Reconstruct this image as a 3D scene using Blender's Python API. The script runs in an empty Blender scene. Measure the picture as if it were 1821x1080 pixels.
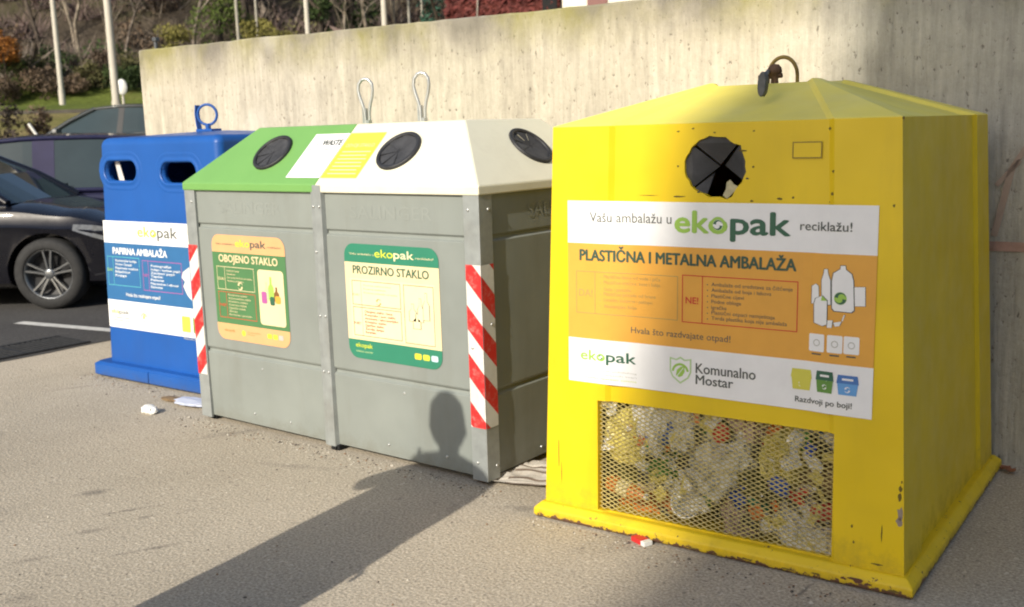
import bpy, bmesh, math, random
from math import sin, cos, pi, radians, sqrt
from mathutils import Vector, Matrix, noise

S = bpy.context.scene
COL = S.collection
random.seed(7)
Vec = Vector

# ------------------------------------------------------------------ camera, world, sun, exposure
CAMP = Vec((2.781, -3.353, 1.55))
YAW, PITCH, ROLL, FPX = radians(-37.983), radians(9.554), radians(1.728), 1831.5
fw = Vec((sin(YAW) * cos(PITCH), cos(YAW) * cos(PITCH), -sin(PITCH)))
rt0 = Vec((cos(YAW), -sin(YAW), 0)); up0 = rt0.cross(fw)
rt = cos(ROLL) * rt0 - sin(ROLL) * up0
up = sin(ROLL) * rt0 + cos(ROLL) * up0
cam = bpy.data.cameras.new('camera'); cam.lens = FPX / 1821 * 36; cam.sensor_width = 36
cam.clip_start = 0.02; cam.clip_end = 500
co = bpy.data.objects.new('camera', cam); COL.objects.link(co)
co.matrix_world = Matrix(((rt.x, up.x, -fw.x, CAMP.x), (rt.y, up.y, -fw.y, CAMP.y), (rt.z, up.z, -fw.z, CAMP.z), (0, 0, 0, 1)))
S.camera = co

SUN_EL = radians(29); SUN_AZ = radians(-6.5)          # azimuth the light travels to, from +Y
world = bpy.data.worlds.new('World'); S.world = world; world.use_nodes = True
wn = world.node_tree; bg = wn.nodes['Background']
sky = wn.nodes.new('ShaderNodeTexSky'); sky.sky_type = 'NISHITA'; sky.sun_disc = False
sky.sun_elevation = SUN_EL; sky.sun_rotation = radians(180) + SUN_AZ
sky.air_density = 1.0; sky.dust_density = 2.0; sky.ozone_density = 1.0
wn.links.new(sky.outputs[0], bg.inputs[0]); bg.inputs[1].default_value = 0.122
ldir = Vec((sin(SUN_AZ) * cos(SUN_EL), cos(SUN_AZ) * cos(SUN_EL), -sin(SUN_EL)))
sl = bpy.data.lights.new('sun', 'SUN'); sl.energy = 4.0; sl.angle = radians(0.53); sl.color = (1.0, 0.925, 0.8)
so = bpy.data.objects.new('sun', sl); COL.objects.link(so); so.rotation_euler = ldir.to_track_quat('-Z', 'Y').to_euler()
S.view_settings.view_transform = 'Standard'; S.view_settings.look = 'None'
S.view_settings.exposure = 0.42
S.cycles.pixel_filter_type = 'BLACKMAN_HARRIS'; S.cycles.filter_width = 2.0
cam.dof.use_dof = True; cam.dof.focus_distance = 4.2; cam.dof.aperture_fstop = 3.4; S.view_settings.gamma = 1.0

# ------------------------------------------------------------------ helpers
def ray(px, py):
    return (fw * FPX + rt * (px - 910.5) - up * (py - 540)).normalized()
def hit(px, py, n, P0):
    d = ray(px, py); n = Vec(n); return CAMP + d * ((Vec(P0) - CAMP).dot(n) / d.dot(n))
def gnd(px, py, z=0): return hit(px, py, (0, 0, 1), (0, 0, z))

def tag(o, label, cat, group=None, kind=None):
    o['label'] = label; o['category'] = cat
    if group: o['group'] = group
    if kind: o['kind'] = kind
    return o
def structure(o): o['kind'] = 'structure'; return o
def thing(name, label, cat, loc=(0, 0, 0), rz=0, group=None, scale=1):
    o = bpy.data.objects.new(name, None); COL.objects.link(o); o.empty_display_size = 0.1
    o.location = loc; o.rotation_euler = (0, 0, rz); o.scale = (scale,) * 3
    return tag(o, label, cat, group)
def dup(root, loc, rz, label, group=None, scale=None):
    r = root.copy(); COL.objects.link(r); r.location = loc; r.rotation_euler = (0, 0, rz)
    if scale: r.scale = scale if hasattr(scale, '__len__') else (scale,) * 3
    r['label'] = label
    if group: r['group'] = group
    for ch in list(root.children):
        c = ch.copy(); COL.objects.link(c); c.parent = r
        for g in list(ch.children):
            d = g.copy(); COL.objects.link(d); d.parent = c
    return r

class MB:
    def __init__(s): s.v = []; s.f = []; s.m = []; s.sm = []
    def add(s, vs, fs, m=0, smooth=False):
        b = len(s.v); s.v += [tuple(v) for v in vs]
        for f in fs: s.f.append([i + b for i in f]); s.m.append(m); s.sm.append(smooth)
    def quad(s, a, b, c, d, m=0): s.add([a, b, c, d], [(0, 1, 2, 3)], m)
    def poly(s, pts, m=0): s.add(pts, [tuple(range(len(pts)))], m)
    def box(s, x0, x1, y0, y1, z0, z1, m=0, M=None):
        vs = [Vec((x, y, z)) for z in (z0, z1) for y in (y0, y1) for x in (x0, x1)]
        if M is not None: vs = [M @ v for v in vs]
        s.add(vs, [(0, 2, 3, 1), (4, 5, 7, 6), (0, 1, 5, 4), (2, 6, 7, 3), (0, 4, 6, 2), (1, 3, 7, 5)], m)
    def tube(s, path, r, n=8, m=0, caps=True, smooth=True, closed=False):
        path = [Vec(p) for p in path]; k = len(path)
        rs = r if hasattr(r, '__len__') else [r] * k
        vs = []; ref = None
        for i, p in enumerate(path):
            if closed: t = path[(i + 1) % k] - path[i - 1]
            else: t = path[min(i + 1, k - 1)] - path[max(i - 1, 0)]
            t.normalize()
            if ref is None: ref = Vec((0, 0, 1)) if abs(t.z) < 0.9 else Vec((1, 0, 0))
            a = t.cross(ref)
            if a.length < 1e-6: a = t.orthogonal()
            a.normalize(); b = a.cross(t); ref = b
            for j in range(n):
                an = 2 * pi * j / n; vs.append(p + (a * cos(an) + b * sin(an)) * rs[i])
        fs = []
        for i in range(k if closed else k - 1):
            for j in range(n):
                fs.append((i * n + j, i * n + (j + 1) % n, ((i + 1) % k) * n + (j + 1) % n, ((i + 1) % k) * n + j))
        s.add(vs, fs, m, smooth)
        if caps and not closed:
            s.add(vs[:n], [tuple(range(n - 1, -1, -1))], m); s.add(vs[-n:], [tuple(range(n))], m)      # caps keep their own corners
    def lathe(s, prof, M=None, n=24, m=0, smooth=True):
        """prof: list of (r, h) about local z"""
        vs = []; k = len(prof)
        for r, h in prof:
            for j in range(n):
                v = Vec((r * cos(2 * pi * j / n), r * sin(2 * pi * j / n), h)); vs.append(M @ v if M is not None else v)
        fs = [(i * n + j, i * n + (j + 1) % n, (i + 1) * n + (j + 1) % n, (i + 1) * n + j) for i in range(k - 1) for j in range(n)]
        s.add(vs, fs, m, smooth)
    def prism(s, pts, M, h, m=0):
        """2D outline in local xy, thickness h along local z"""
        n = len(pts); vs = [M @ Vec((x, y, 0)) for x, y in pts] + [M @ Vec((x, y, h)) for x, y in pts]
        fs = [tuple(range(n - 1, -1, -1)), tuple(range(n, 2 * n))] + [(i, (i + 1) % n, n + (i + 1) % n, n + i) for i in range(n)]
        s.add(vs, fs, m)
    def loft(s, rings, m=0, smooth=False, cap0=True, cap1=True):
        n = len(rings[0]); vs = [v for r in rings for v in r]; fs = []
        for i in range(len(rings) - 1):
            for j in range(n): fs.append((i * n + j, i * n + (j + 1) % n, (i + 1) * n + (j + 1) % n, (i + 1) * n + j))
        if cap0: fs.append(tuple(range(n - 1, -1, -1)))
        if cap1: fs.append(tuple((len(rings) - 1) * n + j for j in range(n)))
        s.add(vs, fs, m, smooth)
    def mesh(s, name, mats):
        me = bpy.data.meshes.new(name); me.from_pydata(s.v, [], s.f)
        for mm in (mats if isinstance(mats, (list, tuple)) else [mats]): me.materials.append(mm)
        me.polygons.foreach_set('material_index', s.m); me.polygons.foreach_set('use_smooth', s.sm); me.update()
        return me
    def build(s, name, mats, parent=None, bevel=0, seg=2, sub=0, recalc=False, autosmooth=None):
        me = s.mesh(name, mats)
        if recalc:
            bm = bmesh.new(); bm.from_mesh(me); bmesh.ops.remove_doubles(bm, verts=bm.verts, dist=1e-5)
            bmesh.ops.recalc_face_normals(bm, faces=bm.faces); bm.to_mesh(me); bm.free()
        o = bpy.data.objects.new(name, me); COL.objects.link(o)
        if parent: o.parent = parent
        if bevel:
            b = o.modifiers.new('bevel', 'BEVEL'); b.width = bevel; b.segments = seg; b.limit_method = 'ANGLE'; b.angle_limit = radians(30)
        if sub:
            b = o.modifiers.new('sub', 'SUBSURF'); b.levels = sub; b.render_levels = sub
        return o

def boolean(o, cutters, op='DIFFERENCE'):
    """apply boolean cuts; cutters are MB"""
    tmp = []
    for c in cutters:
        t = c.build('cutter', o.data.materials[0] if o.data.materials else None, o.parent, recalc=True); tmp.append(t)
        md = o.modifiers.new('b', 'BOOLEAN'); md.operation = op; md.solver = 'EXACT'; md.object = t
    bpy.context.view_layer.update()
    dg = bpy.context.evaluated_depsgraph_get()
    me = bpy.data.meshes.new_from_object(o.evaluated_get(dg))
    o.modifiers.clear(); old = o.data; o.data = me; me.name = old.name
    for t in tmp: bpy.data.objects.remove(t)
    return o

def merge_into(o, sheet):
    """marks on a surface stay inside that part's mesh"""
    me = o.data; k = len(me.materials)
    for m in sheet.mats: me.materials.append(m)
    tmp = sheet.mb.mesh('tmp', sheet.mats); tmp.polygons.foreach_set('material_index', [i + k for i in sheet.mb.m])
    bm = bmesh.new(); bm.from_mesh(me); bm.from_mesh(tmp); bm.to_mesh(me); bm.free(); bpy.data.meshes.remove(tmp)

# ------------------------------------------------------------------ materials
def new_mat(name):
    m = bpy.data.materials.new(name); m.use_nodes = True
    nt = m.node_tree; return m, nt, nt.nodes['Principled BSDF']
def N(nt, t, **kw):
    n = nt.nodes.new(t)
    for k, v in kw.items(): setattr(n, k, v)
    return n
def noise_n(nt, scale, detail=4, rough=0.6, vec=None, coord='Object', stretch=None):
    tc = N(nt, 'ShaderNodeTexCoord'); nz = N(nt, 'ShaderNodeTexNoise')
    nz.inputs['Scale'].default_value = scale; nz.inputs['Detail'].default_value = detail; nz.inputs['Roughness'].default_value = rough
    src = tc.outputs[coord]
    if stretch:
        mp = N(nt, 'ShaderNodeMapping'); mp.inputs['Scale'].default_value = stretch; nt.links.new(src, mp.inputs[0]); src = mp.outputs[0]
    nt.links.new(src, nz.inputs['Vector']); return nz
def ramp(nt, src, stops):
    r = N(nt, 'ShaderNodeValToRGB'); nt.links.new(src, r.inputs[0])
    e = r.color_ramp.elements
    while len(e) < len(stops): e.new(0.5)
    for i, (p, c) in enumerate(stops):
        e[i].position = p; e[i].color = (c, c, c, 1) if not hasattr(c, '__len__') else (*c, 1)
    return r
def mix(nt, fac, a, b, mode='MIX'):
    x = N(nt, 'ShaderNodeMix', data_type='RGBA', blend_type=mode)
    for s_, v in ((x.inputs[0], fac), (x.inputs[6], a), (x.inputs[7], b)):
        if hasattr(v, 'is_output'): nt.links.new(v, s_)
        elif hasattr(v, '__len__'): s_.default_value = (*v, 1) if len(v) == 3 else v
        else: s_.default_value = v
    return x.outputs[2]
def bump(nt, b, src, strength=0.3, dist=0.01):
    n = N(nt, 'ShaderNodeBump'); n.inputs['Strength'].default_value = strength; n.inputs['Distance'].default_value = dist
    nt.links.new(src, n.inputs['Height']); nt.links.new(n.outputs[0], b.inputs['Normal'])

_mc = {}
def mat(name, col, rough=0.5, metal=0.0, var=0.12, scale=6.0, spec=0.5, bmp=0.0, bscale=60, dirt=None, dirt_amt=0.0, dirt_scale=3.0, stretch=None, coat=0):
    if name in _mc: return _mc[name]
    m, nt, b = new_mat(name)
    nz = noise_n(nt, scale, stretch=stretch)
    lo = [max(0, c * (1 - var)) for c in col]; hi = [min(1, c * (1 + var)) for c in col]
    r = ramp(nt, nz.outputs[0], [(0.3, lo), (0.7, hi)]); c = r.outputs[0]
    if dirt is not None:
        dz = noise_n(nt, dirt_scale, 8, 0.7, stretch=stretch); dr = ramp(nt, dz.outputs[0], [(0.5, 0.0), (0.75, dirt_amt)])
        c = mix(nt, dr.outputs[0], c, dirt)
    nt.links.new(c, b.inputs['Base Color'])
    b.inputs['Roughness'].default_value = rough; b.inputs['Metallic'].default_value = metal
    b.inputs['Specular IOR Level'].default_value = spec
    if coat: b.inputs['Coat Weight'].default_value = coat; b.inputs['Coat Roughness'].default_value = 0.05
    if bmp: bump(nt, b, noise_n(nt, bscale, 5).outputs[0], bmp)
    _mc[name] = m; return m

def flat(name, col, rough=0.45, spec=0.4): return mat('print ' + name, col, rough, var=0.04, scale=9, spec=spec)

def height_dirt(nt, z0, z1):
    """1 near the foot of a thing falling to 0 above (splash dirt), broken up by noise"""
    tc = N(nt, 'ShaderNodeTexCoord'); sp = N(nt, 'ShaderNodeSeparateXYZ'); nt.links.new(tc.outputs['Object'], sp.inputs[0])
    mr = N(nt, 'ShaderNodeMapRange'); mr.inputs[1].default_value = z0; mr.inputs[2].default_value = z1; mr.inputs[3].default_value = 1; mr.inputs[4].default_value = 0
    nt.links.new(sp.outputs[2], mr.inputs[0]); return mr.outputs[0]
def math_n(nt, op, a, b):
    n = N(nt, 'ShaderNodeMath', operation=op)
    for s_, v in ((n.inputs[0], a), (n.inputs[1], b)):
        if hasattr(v, 'is_output'): nt.links.new(v, s_)
        else: s_.default_value = v
    return n.outputs[0]

def mat_painted(name, col, chipcol, rough, chip=0.0, streak=0.0, grimecol=(0.12, 0.10, 0.05), low=0.5, chip_low=None):
    m, nt, b = new_mat(name)
    nz = noise_n(nt, 2.2, 3)
    c = ramp(nt, nz.outputs[0], [(0.3, [x * 0.9 for x in col]), (0.7, [min(1, x * 1.07) for x in col])]).outputs[0]
    st = noise_n(nt, 5, 7, 0.68, stretch=(1.0, 1.0, 0.16)); sf = ramp(nt, st.outputs[0], [(0.52, 0.0), (0.8, streak)])
    c = mix(nt, sf.outputs[0], c, grimecol)
    hd = height_dirt(nt, 0.0, low); n2 = noise_n(nt, 14, 8, 0.75)
    pf = ramp(nt, math_n(nt, 'MULTIPLY', hd, n2.outputs[0]), [(0.28, 0.0), (0.6, 0.7)])
    c = mix(nt, pf.outputs[0], c, grimecol)
    r_ = rough
    if chip:
        n3 = noise_n(nt, 38, 6, 0.7); cf = ramp(nt, n3.outputs[0], [(0.5 + chip, 0.0), (0.52 + chip, 1.0)])
        c = mix(nt, cf.outputs[0], c, chipcol)
    if chip_low:
        n4 = noise_n(nt, 22, 6, 0.72); hd2 = height_dirt(nt, chip_low[0], chip_low[1])
        cf = ramp(nt, math_n(nt, 'MULTIPLY', hd2, n4.outputs[0]), [(chip_low[2], 0.0), (chip_low[2] + 0.03, 1.0)])
        c = mix(nt, cf.outputs[0], c, chipcol)
    nt.links.new(c, b.inputs['Base Color'])
    rr = ramp(nt, noise_n(nt, 7, 5).outputs[0], [(0.3, rough * 0.8), (0.7, min(1, rough * 1.3))]); nt.links.new(rr.outputs[0], b.inputs['Roughness'])
    bump(nt, b, noise_n(nt, 3.5, 4, 0.5).outputs[0], 0.12, 0.02); b.inputs['Specular IOR Level'].default_value = 0.35
    return m

M_YEL = mat_painted('worn yellow paint', (0.76, 0.54, 0.012), (0.16, 0.06, 0.03), 0.36, 0.275, 0.16, (0.28, 0.2, 0.03), 0.35)
M_YEL_RF = mat_painted('yellow roof paint with sky sheen', (0.92, 0.77, 0.14), (0.4, 0.34, 0.1), 0.5, 0.26, 0.12, (0.4, 0.34, 0.12), 0.1)  # roof faces: sky sheen painted in as a paler yellow
M_YEL_SK = mat_painted('chipped yellow paint', (0.74, 0.52, 0.014), (0.12, 0.06, 0.035), 0.45, 0.13, 0.35, (0.22, 0.15, 0.03), 0.1, (0.0, 0.07, 0.37))
M_BLUE = mat_painted('blue plastic', (0.012, 0.085, 0.33), (0.2, 0.3, 0.5), 0.38, 0.0, 0.12, (0.05, 0.08, 0.17), 0.15)
M_GRAY = mat_painted('grey container panel', (0.225, 0.245, 0.225), (0.2, 0.2, 0.18), 0.5, 0.0, 0.4, (0.16, 0.155, 0.125), 0.22)
M_STEEL = mat('galvanized steel', (0.31, 0.33, 0.32), 0.45, 0.3, 0.14, 14, dirt=(0.2, 0.19, 0.15), dirt_amt=0.4)
M_GALV = mat('bright galvanized rod', (0.5, 0.51, 0.49), 0.35, 0.7, 0.1, 20)
M_GREEN = mat('green lid plastic', (0.155, 0.34, 0.09), 0.42, var=0.06, scale=3, bmp=0.03, bscale=5, dirt=(0.16, 0.3, 0.09), dirt_amt=0.4)
M_CREAM = mat('cream lid plastic', (0.74, 0.71, 0.55), 0.42, var=0.05, scale=3, bmp=0.03, bscale=5, dirt=(0.52, 0.48, 0.36), dirt_amt=0.5)
M_RUB = mat('black rubber', (0.022, 0.022, 0.024), 0.55, var=0.3, scale=25, bmp=0.2, bscale=80)
M_RUB2 = mat('dusty black rubber', (0.04, 0.04, 0.042), 0.6, var=0.4, scale=15)
M_BLACK = mat('black void', (0.006, 0.006, 0.006), 0.9, var=0.1)
M_RUST = mat('rusty steel', (0.09, 0.05, 0.03), 0.75, 0.3, 0.5, 30, bmp=0.3)
M_OLDBRASS = mat('weathered yellow steel', (0.2, 0.14, 0.035), 0.6, 0.3, 0.3, 20)
M_GMETAL = mat('grey worn steel', (0.1, 0.105, 0.11), 0.55, 0.5, 0.25, 30)
M_MESH = mat('worn pale yellow steel', (0.5, 0.41, 0.15), 0.5, 0.15, 0.25, 18, dirt=(0.3, 0.25, 0.15), dirt_amt=0.7)
M_RED = flat('red', (0.62, 0.03, 0.03)); M_WHITE = flat('white', (0.74, 0.74, 0.7))

# ------------------------------------------------------------------ flat printed stickers
_gl = {}
def glyphs(s, bold):
    k = (s, bold)
    if k in _gl: return _gl[k]
    cu = bpy.data.curves.new('t', 'FONT'); cu.body = s; cu.size = 1; cu.offset = bold; cu.resolution_u = 3
    o = bpy.data.objects.new('t', cu); me = bpy.data.meshes.new_from_object(o)
    vs = [tuple(v.co) for v in me.vertices]; fs = [tuple(p.vertices) for p in me.polygons]
    bpy.data.objects.remove(o); bpy.data.curves.remove(cu); bpy.data.meshes.remove(me)
    _gl[k] = (vs, fs); return _gl[k]
CAP = None
class Sheet:
    """a flat face of a bin: O + u*U + v*V + d*Nn ; photo points can be read onto it"""
    def __init__(s, root, O, U, V, bend=None):
        s.root = root; s.O = Vec(O); s.U = Vec(U).normalized(); s.V = Vec(V).normalized(); s.N = s.U.cross(s.V); s.bend = bend
        s.mb = MB(); s.mats = []
        R = Matrix.Translation(root.location) @ Matrix.Rotation(root.rotation_euler.z, 4, 'Z')
        s.R = R; s.Wn = (R.to_3x3() @ s.N); s.WO = R @ s.O
    def q(s, px, py):
        P = s.R.inverted() @ hit(px, py, s.Wn, s.WO); d = P - s.O; return d.dot(s.U), d.dot(s.V)
    def p(s, u, v, d):
        if s.bend: d = d + s.bend(u, v)
        return s.O + s.U * u + s.V * v + s.N * d
    def mi(s, m):
        if m not in s.mats: s.mats.append(m)
        return s.mats.index(m)
    def poly(s, pts, m, d=0.0015): s.mb.poly([s.p(u, v, d) for u, v in pts], s.mi(m))
    def rect(s, u0, u1, v0, v1, m, d=0.001, n=1):
        n = max(n, int(abs(u1 - u0) / 0.03) if s.bend else 1)
        for i in range(n):
            a = u0 + (u1 - u0) * i / n; b = u0 + (u1 - u0) * (i + 1) / n
            s.mb.quad(s.p(a, v0, d), s.p(b, v0, d), s.p(b, v1, d), s.p(a, v1, d), s.mi(m))
    def rectpx(s, p0, p1, m, d=0.001):
        a, b = s.q(*p0), s.q(*p1); s.rect(a[0], b[0], b[1], a[1], m, d)
    def frame(s, u0, u1, v0, v1, t, m, d=0.0015):
        s.rect(u0, u1, v1 - t, v1, m, d); s.rect(u0, u1, v0, v0 + t, m, d); s.rect(u0, u0 + t, v0 + t, v1 - t, m, d); s.rect(u1 - t, u1, v0 + t, v1 - t, m, d)
    def rrect(s, u0, u1, v0, v1, r, m, d=0.001, corners='abcd'):
        pts = []
        for cx, cy, a0, nm in ((u1 - r, v1 - r, 0, 'a'), (u0 + r, v1 - r, 90, 'b'), (u0 + r, v0 + r, 180, 'c'), (u1 - r, v0 + r, 270, 'd')):
            if nm in corners: pts += [(cx + r * cos(radians(a0 + k * 15)), cy + r * sin(radians(a0 + k * 15))) for k in range(7)]
            else: pts.append((u1 if nm in 'ad' else u0, v1 if nm in 'ab' else v0))
        s.poly(pts, m, d)
    def disc(s, u, v, r, m, d=0.0015, n=20): s.poly([(u + r * cos(2 * pi * k / n), v + r * sin(2 * pi * k / n)) for k in range(n)], m, d)
    def ring(s, u, v, r0, r1, m, d=0.0015, n=28, a0=0, a1=360):
        for k in range(n):
            a = radians(a0 + (a1 - a0) * k / n); b = radians(a0 + (a1 - a0) * (k + 1) / n)
            s.poly([(u + r0 * cos(a), v + r0 * sin(a)), (u + r1 * cos(a), v + r1 * sin(a)), (u + r1 * cos(b), v + r1 * sin(b)), (u + r0 * cos(b), v + r0 * sin(b))], m, d)
    def text(s, t, u0, u1, v, cap, m, bold=0.0, d=0.002):
        global CAP
        if CAP is None: CAP = max(p[1] for p in glyphs('H', 0)[0])
        vs, fs = glyphs(t, 0)
        if not vs: return
        x0 = min(p[0] for p in vs); x1 = max(p[0] for p in vs); sx = (u1 - u0 - 2 * bold * cap) / (x1 - x0); sy = cap / (CAP + bold); w = bold * cap
        for k, (ox, oy) in enumerate(((0, 0), (w, 0), (-w, 0), (0, w * 0.7), (0, -w * 0.7)) if bold >= 0.012 else ((0, 0),)):
            s.mb.add([s.p(u0 + w + (x - x0) * sx + ox, v + y * sy + oy, d + 0.00012 * k) for x, y, z in vs], fs, s.mi(m))
    def textpx(s, t, pl, pr, cappx, m, bold=0.0, d=0.002):
        a, b = s.q(*pl), s.q(*pr); e = s.q(pl[0], pl[1] - cappx)
        s.text(t, a[0], b[0], (a[1] + b[1]) / 2, e[1] - a[1], m, bold, d)
    def swirl(s, u, v, r, m, d=0.002, bgm=None):
        if bgm: s.disc(u, v, r, bgm, d - 0.0004)
        for o in (0, 180):
            pts = []
            for k in range(13):
                a = radians(o + 20 + 150 * k / 12); pts.append((u + r * 0.95 * cos(a), v + r * 0.95 * sin(a)))
            for k in range(13):
                a = radians(o + 170 - 150 * k / 12); w = 0.25 + 0.4 * (1 - k / 12); pts.append((u + r * (0.95 - w * (0.3 + 0.7 * (1 - k / 12))) * cos(a), v + r * (0.95 - w * (0.3 + 0.7 * (1 - k / 12))) * sin(a)))
            s.poly(pts, m, d)
    def build(s, name): return s.mb.build(name, s.mats, s.root)

PG = flat('light green', (0.33, 0.55, 0.09)); PDG = flat('dark green', (0.035, 0.12, 0.07)); PGR = flat('grey text', (0.09, 0.1, 0.09))
POR = flat('orange', (0.72, 0.36, 0.055)); PFAD = flat('faded grey', (0.42, 0.3, 0.1)); PRED = flat('red text', (0.6, 0.06, 0.03))
PBLU = flat('label blue', (0.03, 0.13, 0.3)); PTEAL = flat('teal line', (0.1, 0.42, 0.45)); PMAG = flat('magenta line', (0.4, 0.1, 0.3))
PPEACH = flat('peach', (0.66, 0.37, 0.17)); PGRN2 = flat('sticker green', (0.075, 0.19, 0.075)); PTEALG = flat('sticker teal green', (0.03, 0.2, 0.12))
PCREAM = flat('sticker cream', (0.74, 0.6, 0.36)); PLY = flat('pale yellow', (0.76, 0.68, 0.42)); PYG = flat('yellow green', (0.55, 0.62, 0.06))
PLGR = flat('pale grey line', (0.45, 0.45, 0.4)); PPINK = flat('pale red line', (0.66, 0.22, 0.13)); PSHG = flat('pale shield green', (0.45, 0.62, 0.3))
PBY = flat('icon yellow', (0.62, 0.58, 0.08)); PBG = flat('icon green', (0.12, 0.27, 0.05)); PBB = flat('icon blue', (0.12, 0.33, 0.66)); PBBD = flat('icon deep blue', (0.06, 0.17, 0.45))
PWHITE = flat('label white', (0.8, 0.8, 0.79)); PBRO = flat('brown glass', (0.2, 0.1, 0.03)); PYEL = flat('swatch yellow', (0.75, 0.6, 0.05))

def bin_icon(sh, p0, p1, mb_, ml):
    """small two-tone container picture; photo corners top left, bottom right"""
    a, b = sh.q(*p0), sh.q(*p1); u0, u1, v0, v1 = a[0], b[0], b[1], a[1]; w = u1 - u0; h = v1 - v0
    sh.poly([(u0 + 0.1 * w, v0), (u1 - 0.1 * w, v0), (u1 - 0.03 * w, v0 + 0.6 * h), (u0 + 0.03 * w, v0 + 0.6 * h)], mb_, 0.0022)
    sh.poly([(u0, v0 + 0.58 * h), (u1, v0 + 0.58 * h), (u1 - 0.06 * w, v1), (u0 + 0.06 * w, v1)], ml, 0.0026)
    sh.rect(u0 + 0.25 * w, u1 - 0.25 * w, v0 + 0.74 * h, v0 + 0.84 * h, PWHITE, 0.003)
    sh.swirl(u0 + 0.5 * w, v0 + 0.28 * h, 0.14 * w, PWHITE, 0.003)

def eko_logo(sh, pl, pm, pr, cappx, mg, mk, bold=0.03):
    """'eko' from pl to pm and 'pak' from pm to pr (photo baseline points) with the arrow dot in the o"""
    a, b, c = sh.q(*pl), sh.q(*pm), sh.q(*pr); e = sh.q(pl[0], pl[1] - cappx); cap = e[1] - a[1]
    v = (a[1] + b[1] + c[1]) / 3; g = 0.02 * (c[0] - a[0])
    sh.text('eko', a[0], b[0] - g, v, cap, mg, bold); sh.text('pak', b[0], c[0], v, cap, mk, bold)
    w = b[0] - a[0]; r = cap * 0.23
    sh.disc(b[0] - g - w * 0.17, v + cap * 0.36, r * 1.55, mg, 0.0024); sh.swirl(b[0] - g - w * 0.17, v + cap * 0.36, r, mk, 0.0034, PWHITE)

def shield(sh, p0, p1, wht=True):
    a, b = sh.q(*p0), sh.q(*p1); u0, u1, v0, v1 = a[0], b[0], b[1], a[1]; w = u1 - u0; h = v1 - v0; cx = (u0 + u1) / 2
    def sp(k): return [(cx + k * x * w / 2, (v0 + v1) / 2 + k * y * h / 2) for x, y in ((-1, 0.9), (-0.4, 0.8), (0, 1), (0.4, 0.8), (1, 0.9), (1, -0.1), (0.75, -0.55), (0, -1), (-0.75, -0.55), (-1, -0.1))]
    sh.poly(sp(1), PSHG, 0.002); sh.poly(sp(0.86), PWHITE, 0.0024)
    sh.ring(cx, v0 + 0.42 * h, 0.3 * w, 0.4 * w, PG, 0.0028, 14, 10, 175)
    sh.poly([(cx + w * x, v0 + h * y) for x, y in ((-0.2, 0.3), (-0.16, 0.5), (0.0, 0.62), (0.2, 0.68), (0.2, 0.45), (0.1, 0.3), (-0.05, 0.24))], PG, 0.0028)
    sh.poly([(cx + w * x, v0 + h * y) for x, y in ((-0.22, 0.22), (-0.18, 0.22), (0.16, 0.6), (0.13, 0.61))], PWHITE, 0.0032)

# ------------------------------------------------------------------ terrain, asphalt, concrete wall
def smooth(a, b, x):
    t = max(0, min(1, (x - a) / (b - a))); return t * t * (3 - 2 * t)
def lin(x, pts):
    if x <= pts[0][0]: return pts[0][1]
    for (a, u), (b, v) in zip(pts, pts[1:]):
        if x <= b: return u + (v - u) * (x - a) / (b - a)
    return pts[-1][1]
def sdist(x, y): return (x - CAMP.x) * -0.75 + (y - CAMP.y) * 0.66
def terr(x, y):
    s = sdist(x, y)
    z = lin(s, [(13, 0), (18, 0.42), (24, 1.72), (30, 2.36), (34, 2.72), (39, 2.85), (46, 5.5), (70, 20), (110, 48), (150, 62)])
    if s > 38: z += 1.6 * min(1, (s - 38) / 10) * noise.noise(Vec((x * 0.07, y * 0.07, 1)))
    return z
def spt(s, t): return CAMP.x - 0.75 * s + 0.66 * t, CAMP.y + 0.66 * s + 0.75 * t
def strip(name, s0, s1, ns, t0, t1, ntt, m, dz=0.0):
    mb = MB(); vs = []
    for i in range(ns + 1):
        for j in range(ntt + 1):
            x, y = spt(s0 + (s1 - s0) * i / ns, t0 + (t1 - t0) * j / ntt); vs.append((x, y, terr(x, y) + dz))
    fs = [(i * (ntt + 1) + j, i * (ntt + 1) + j + 1, (i + 1) * (ntt + 1) + j + 1, (i + 1) * (ntt + 1) + j) for i in range(ns) for j in range(ntt)]
    mb.add(vs, fs, 0, True)
    return structure(mb.build(name, m, recalc=False))

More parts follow.
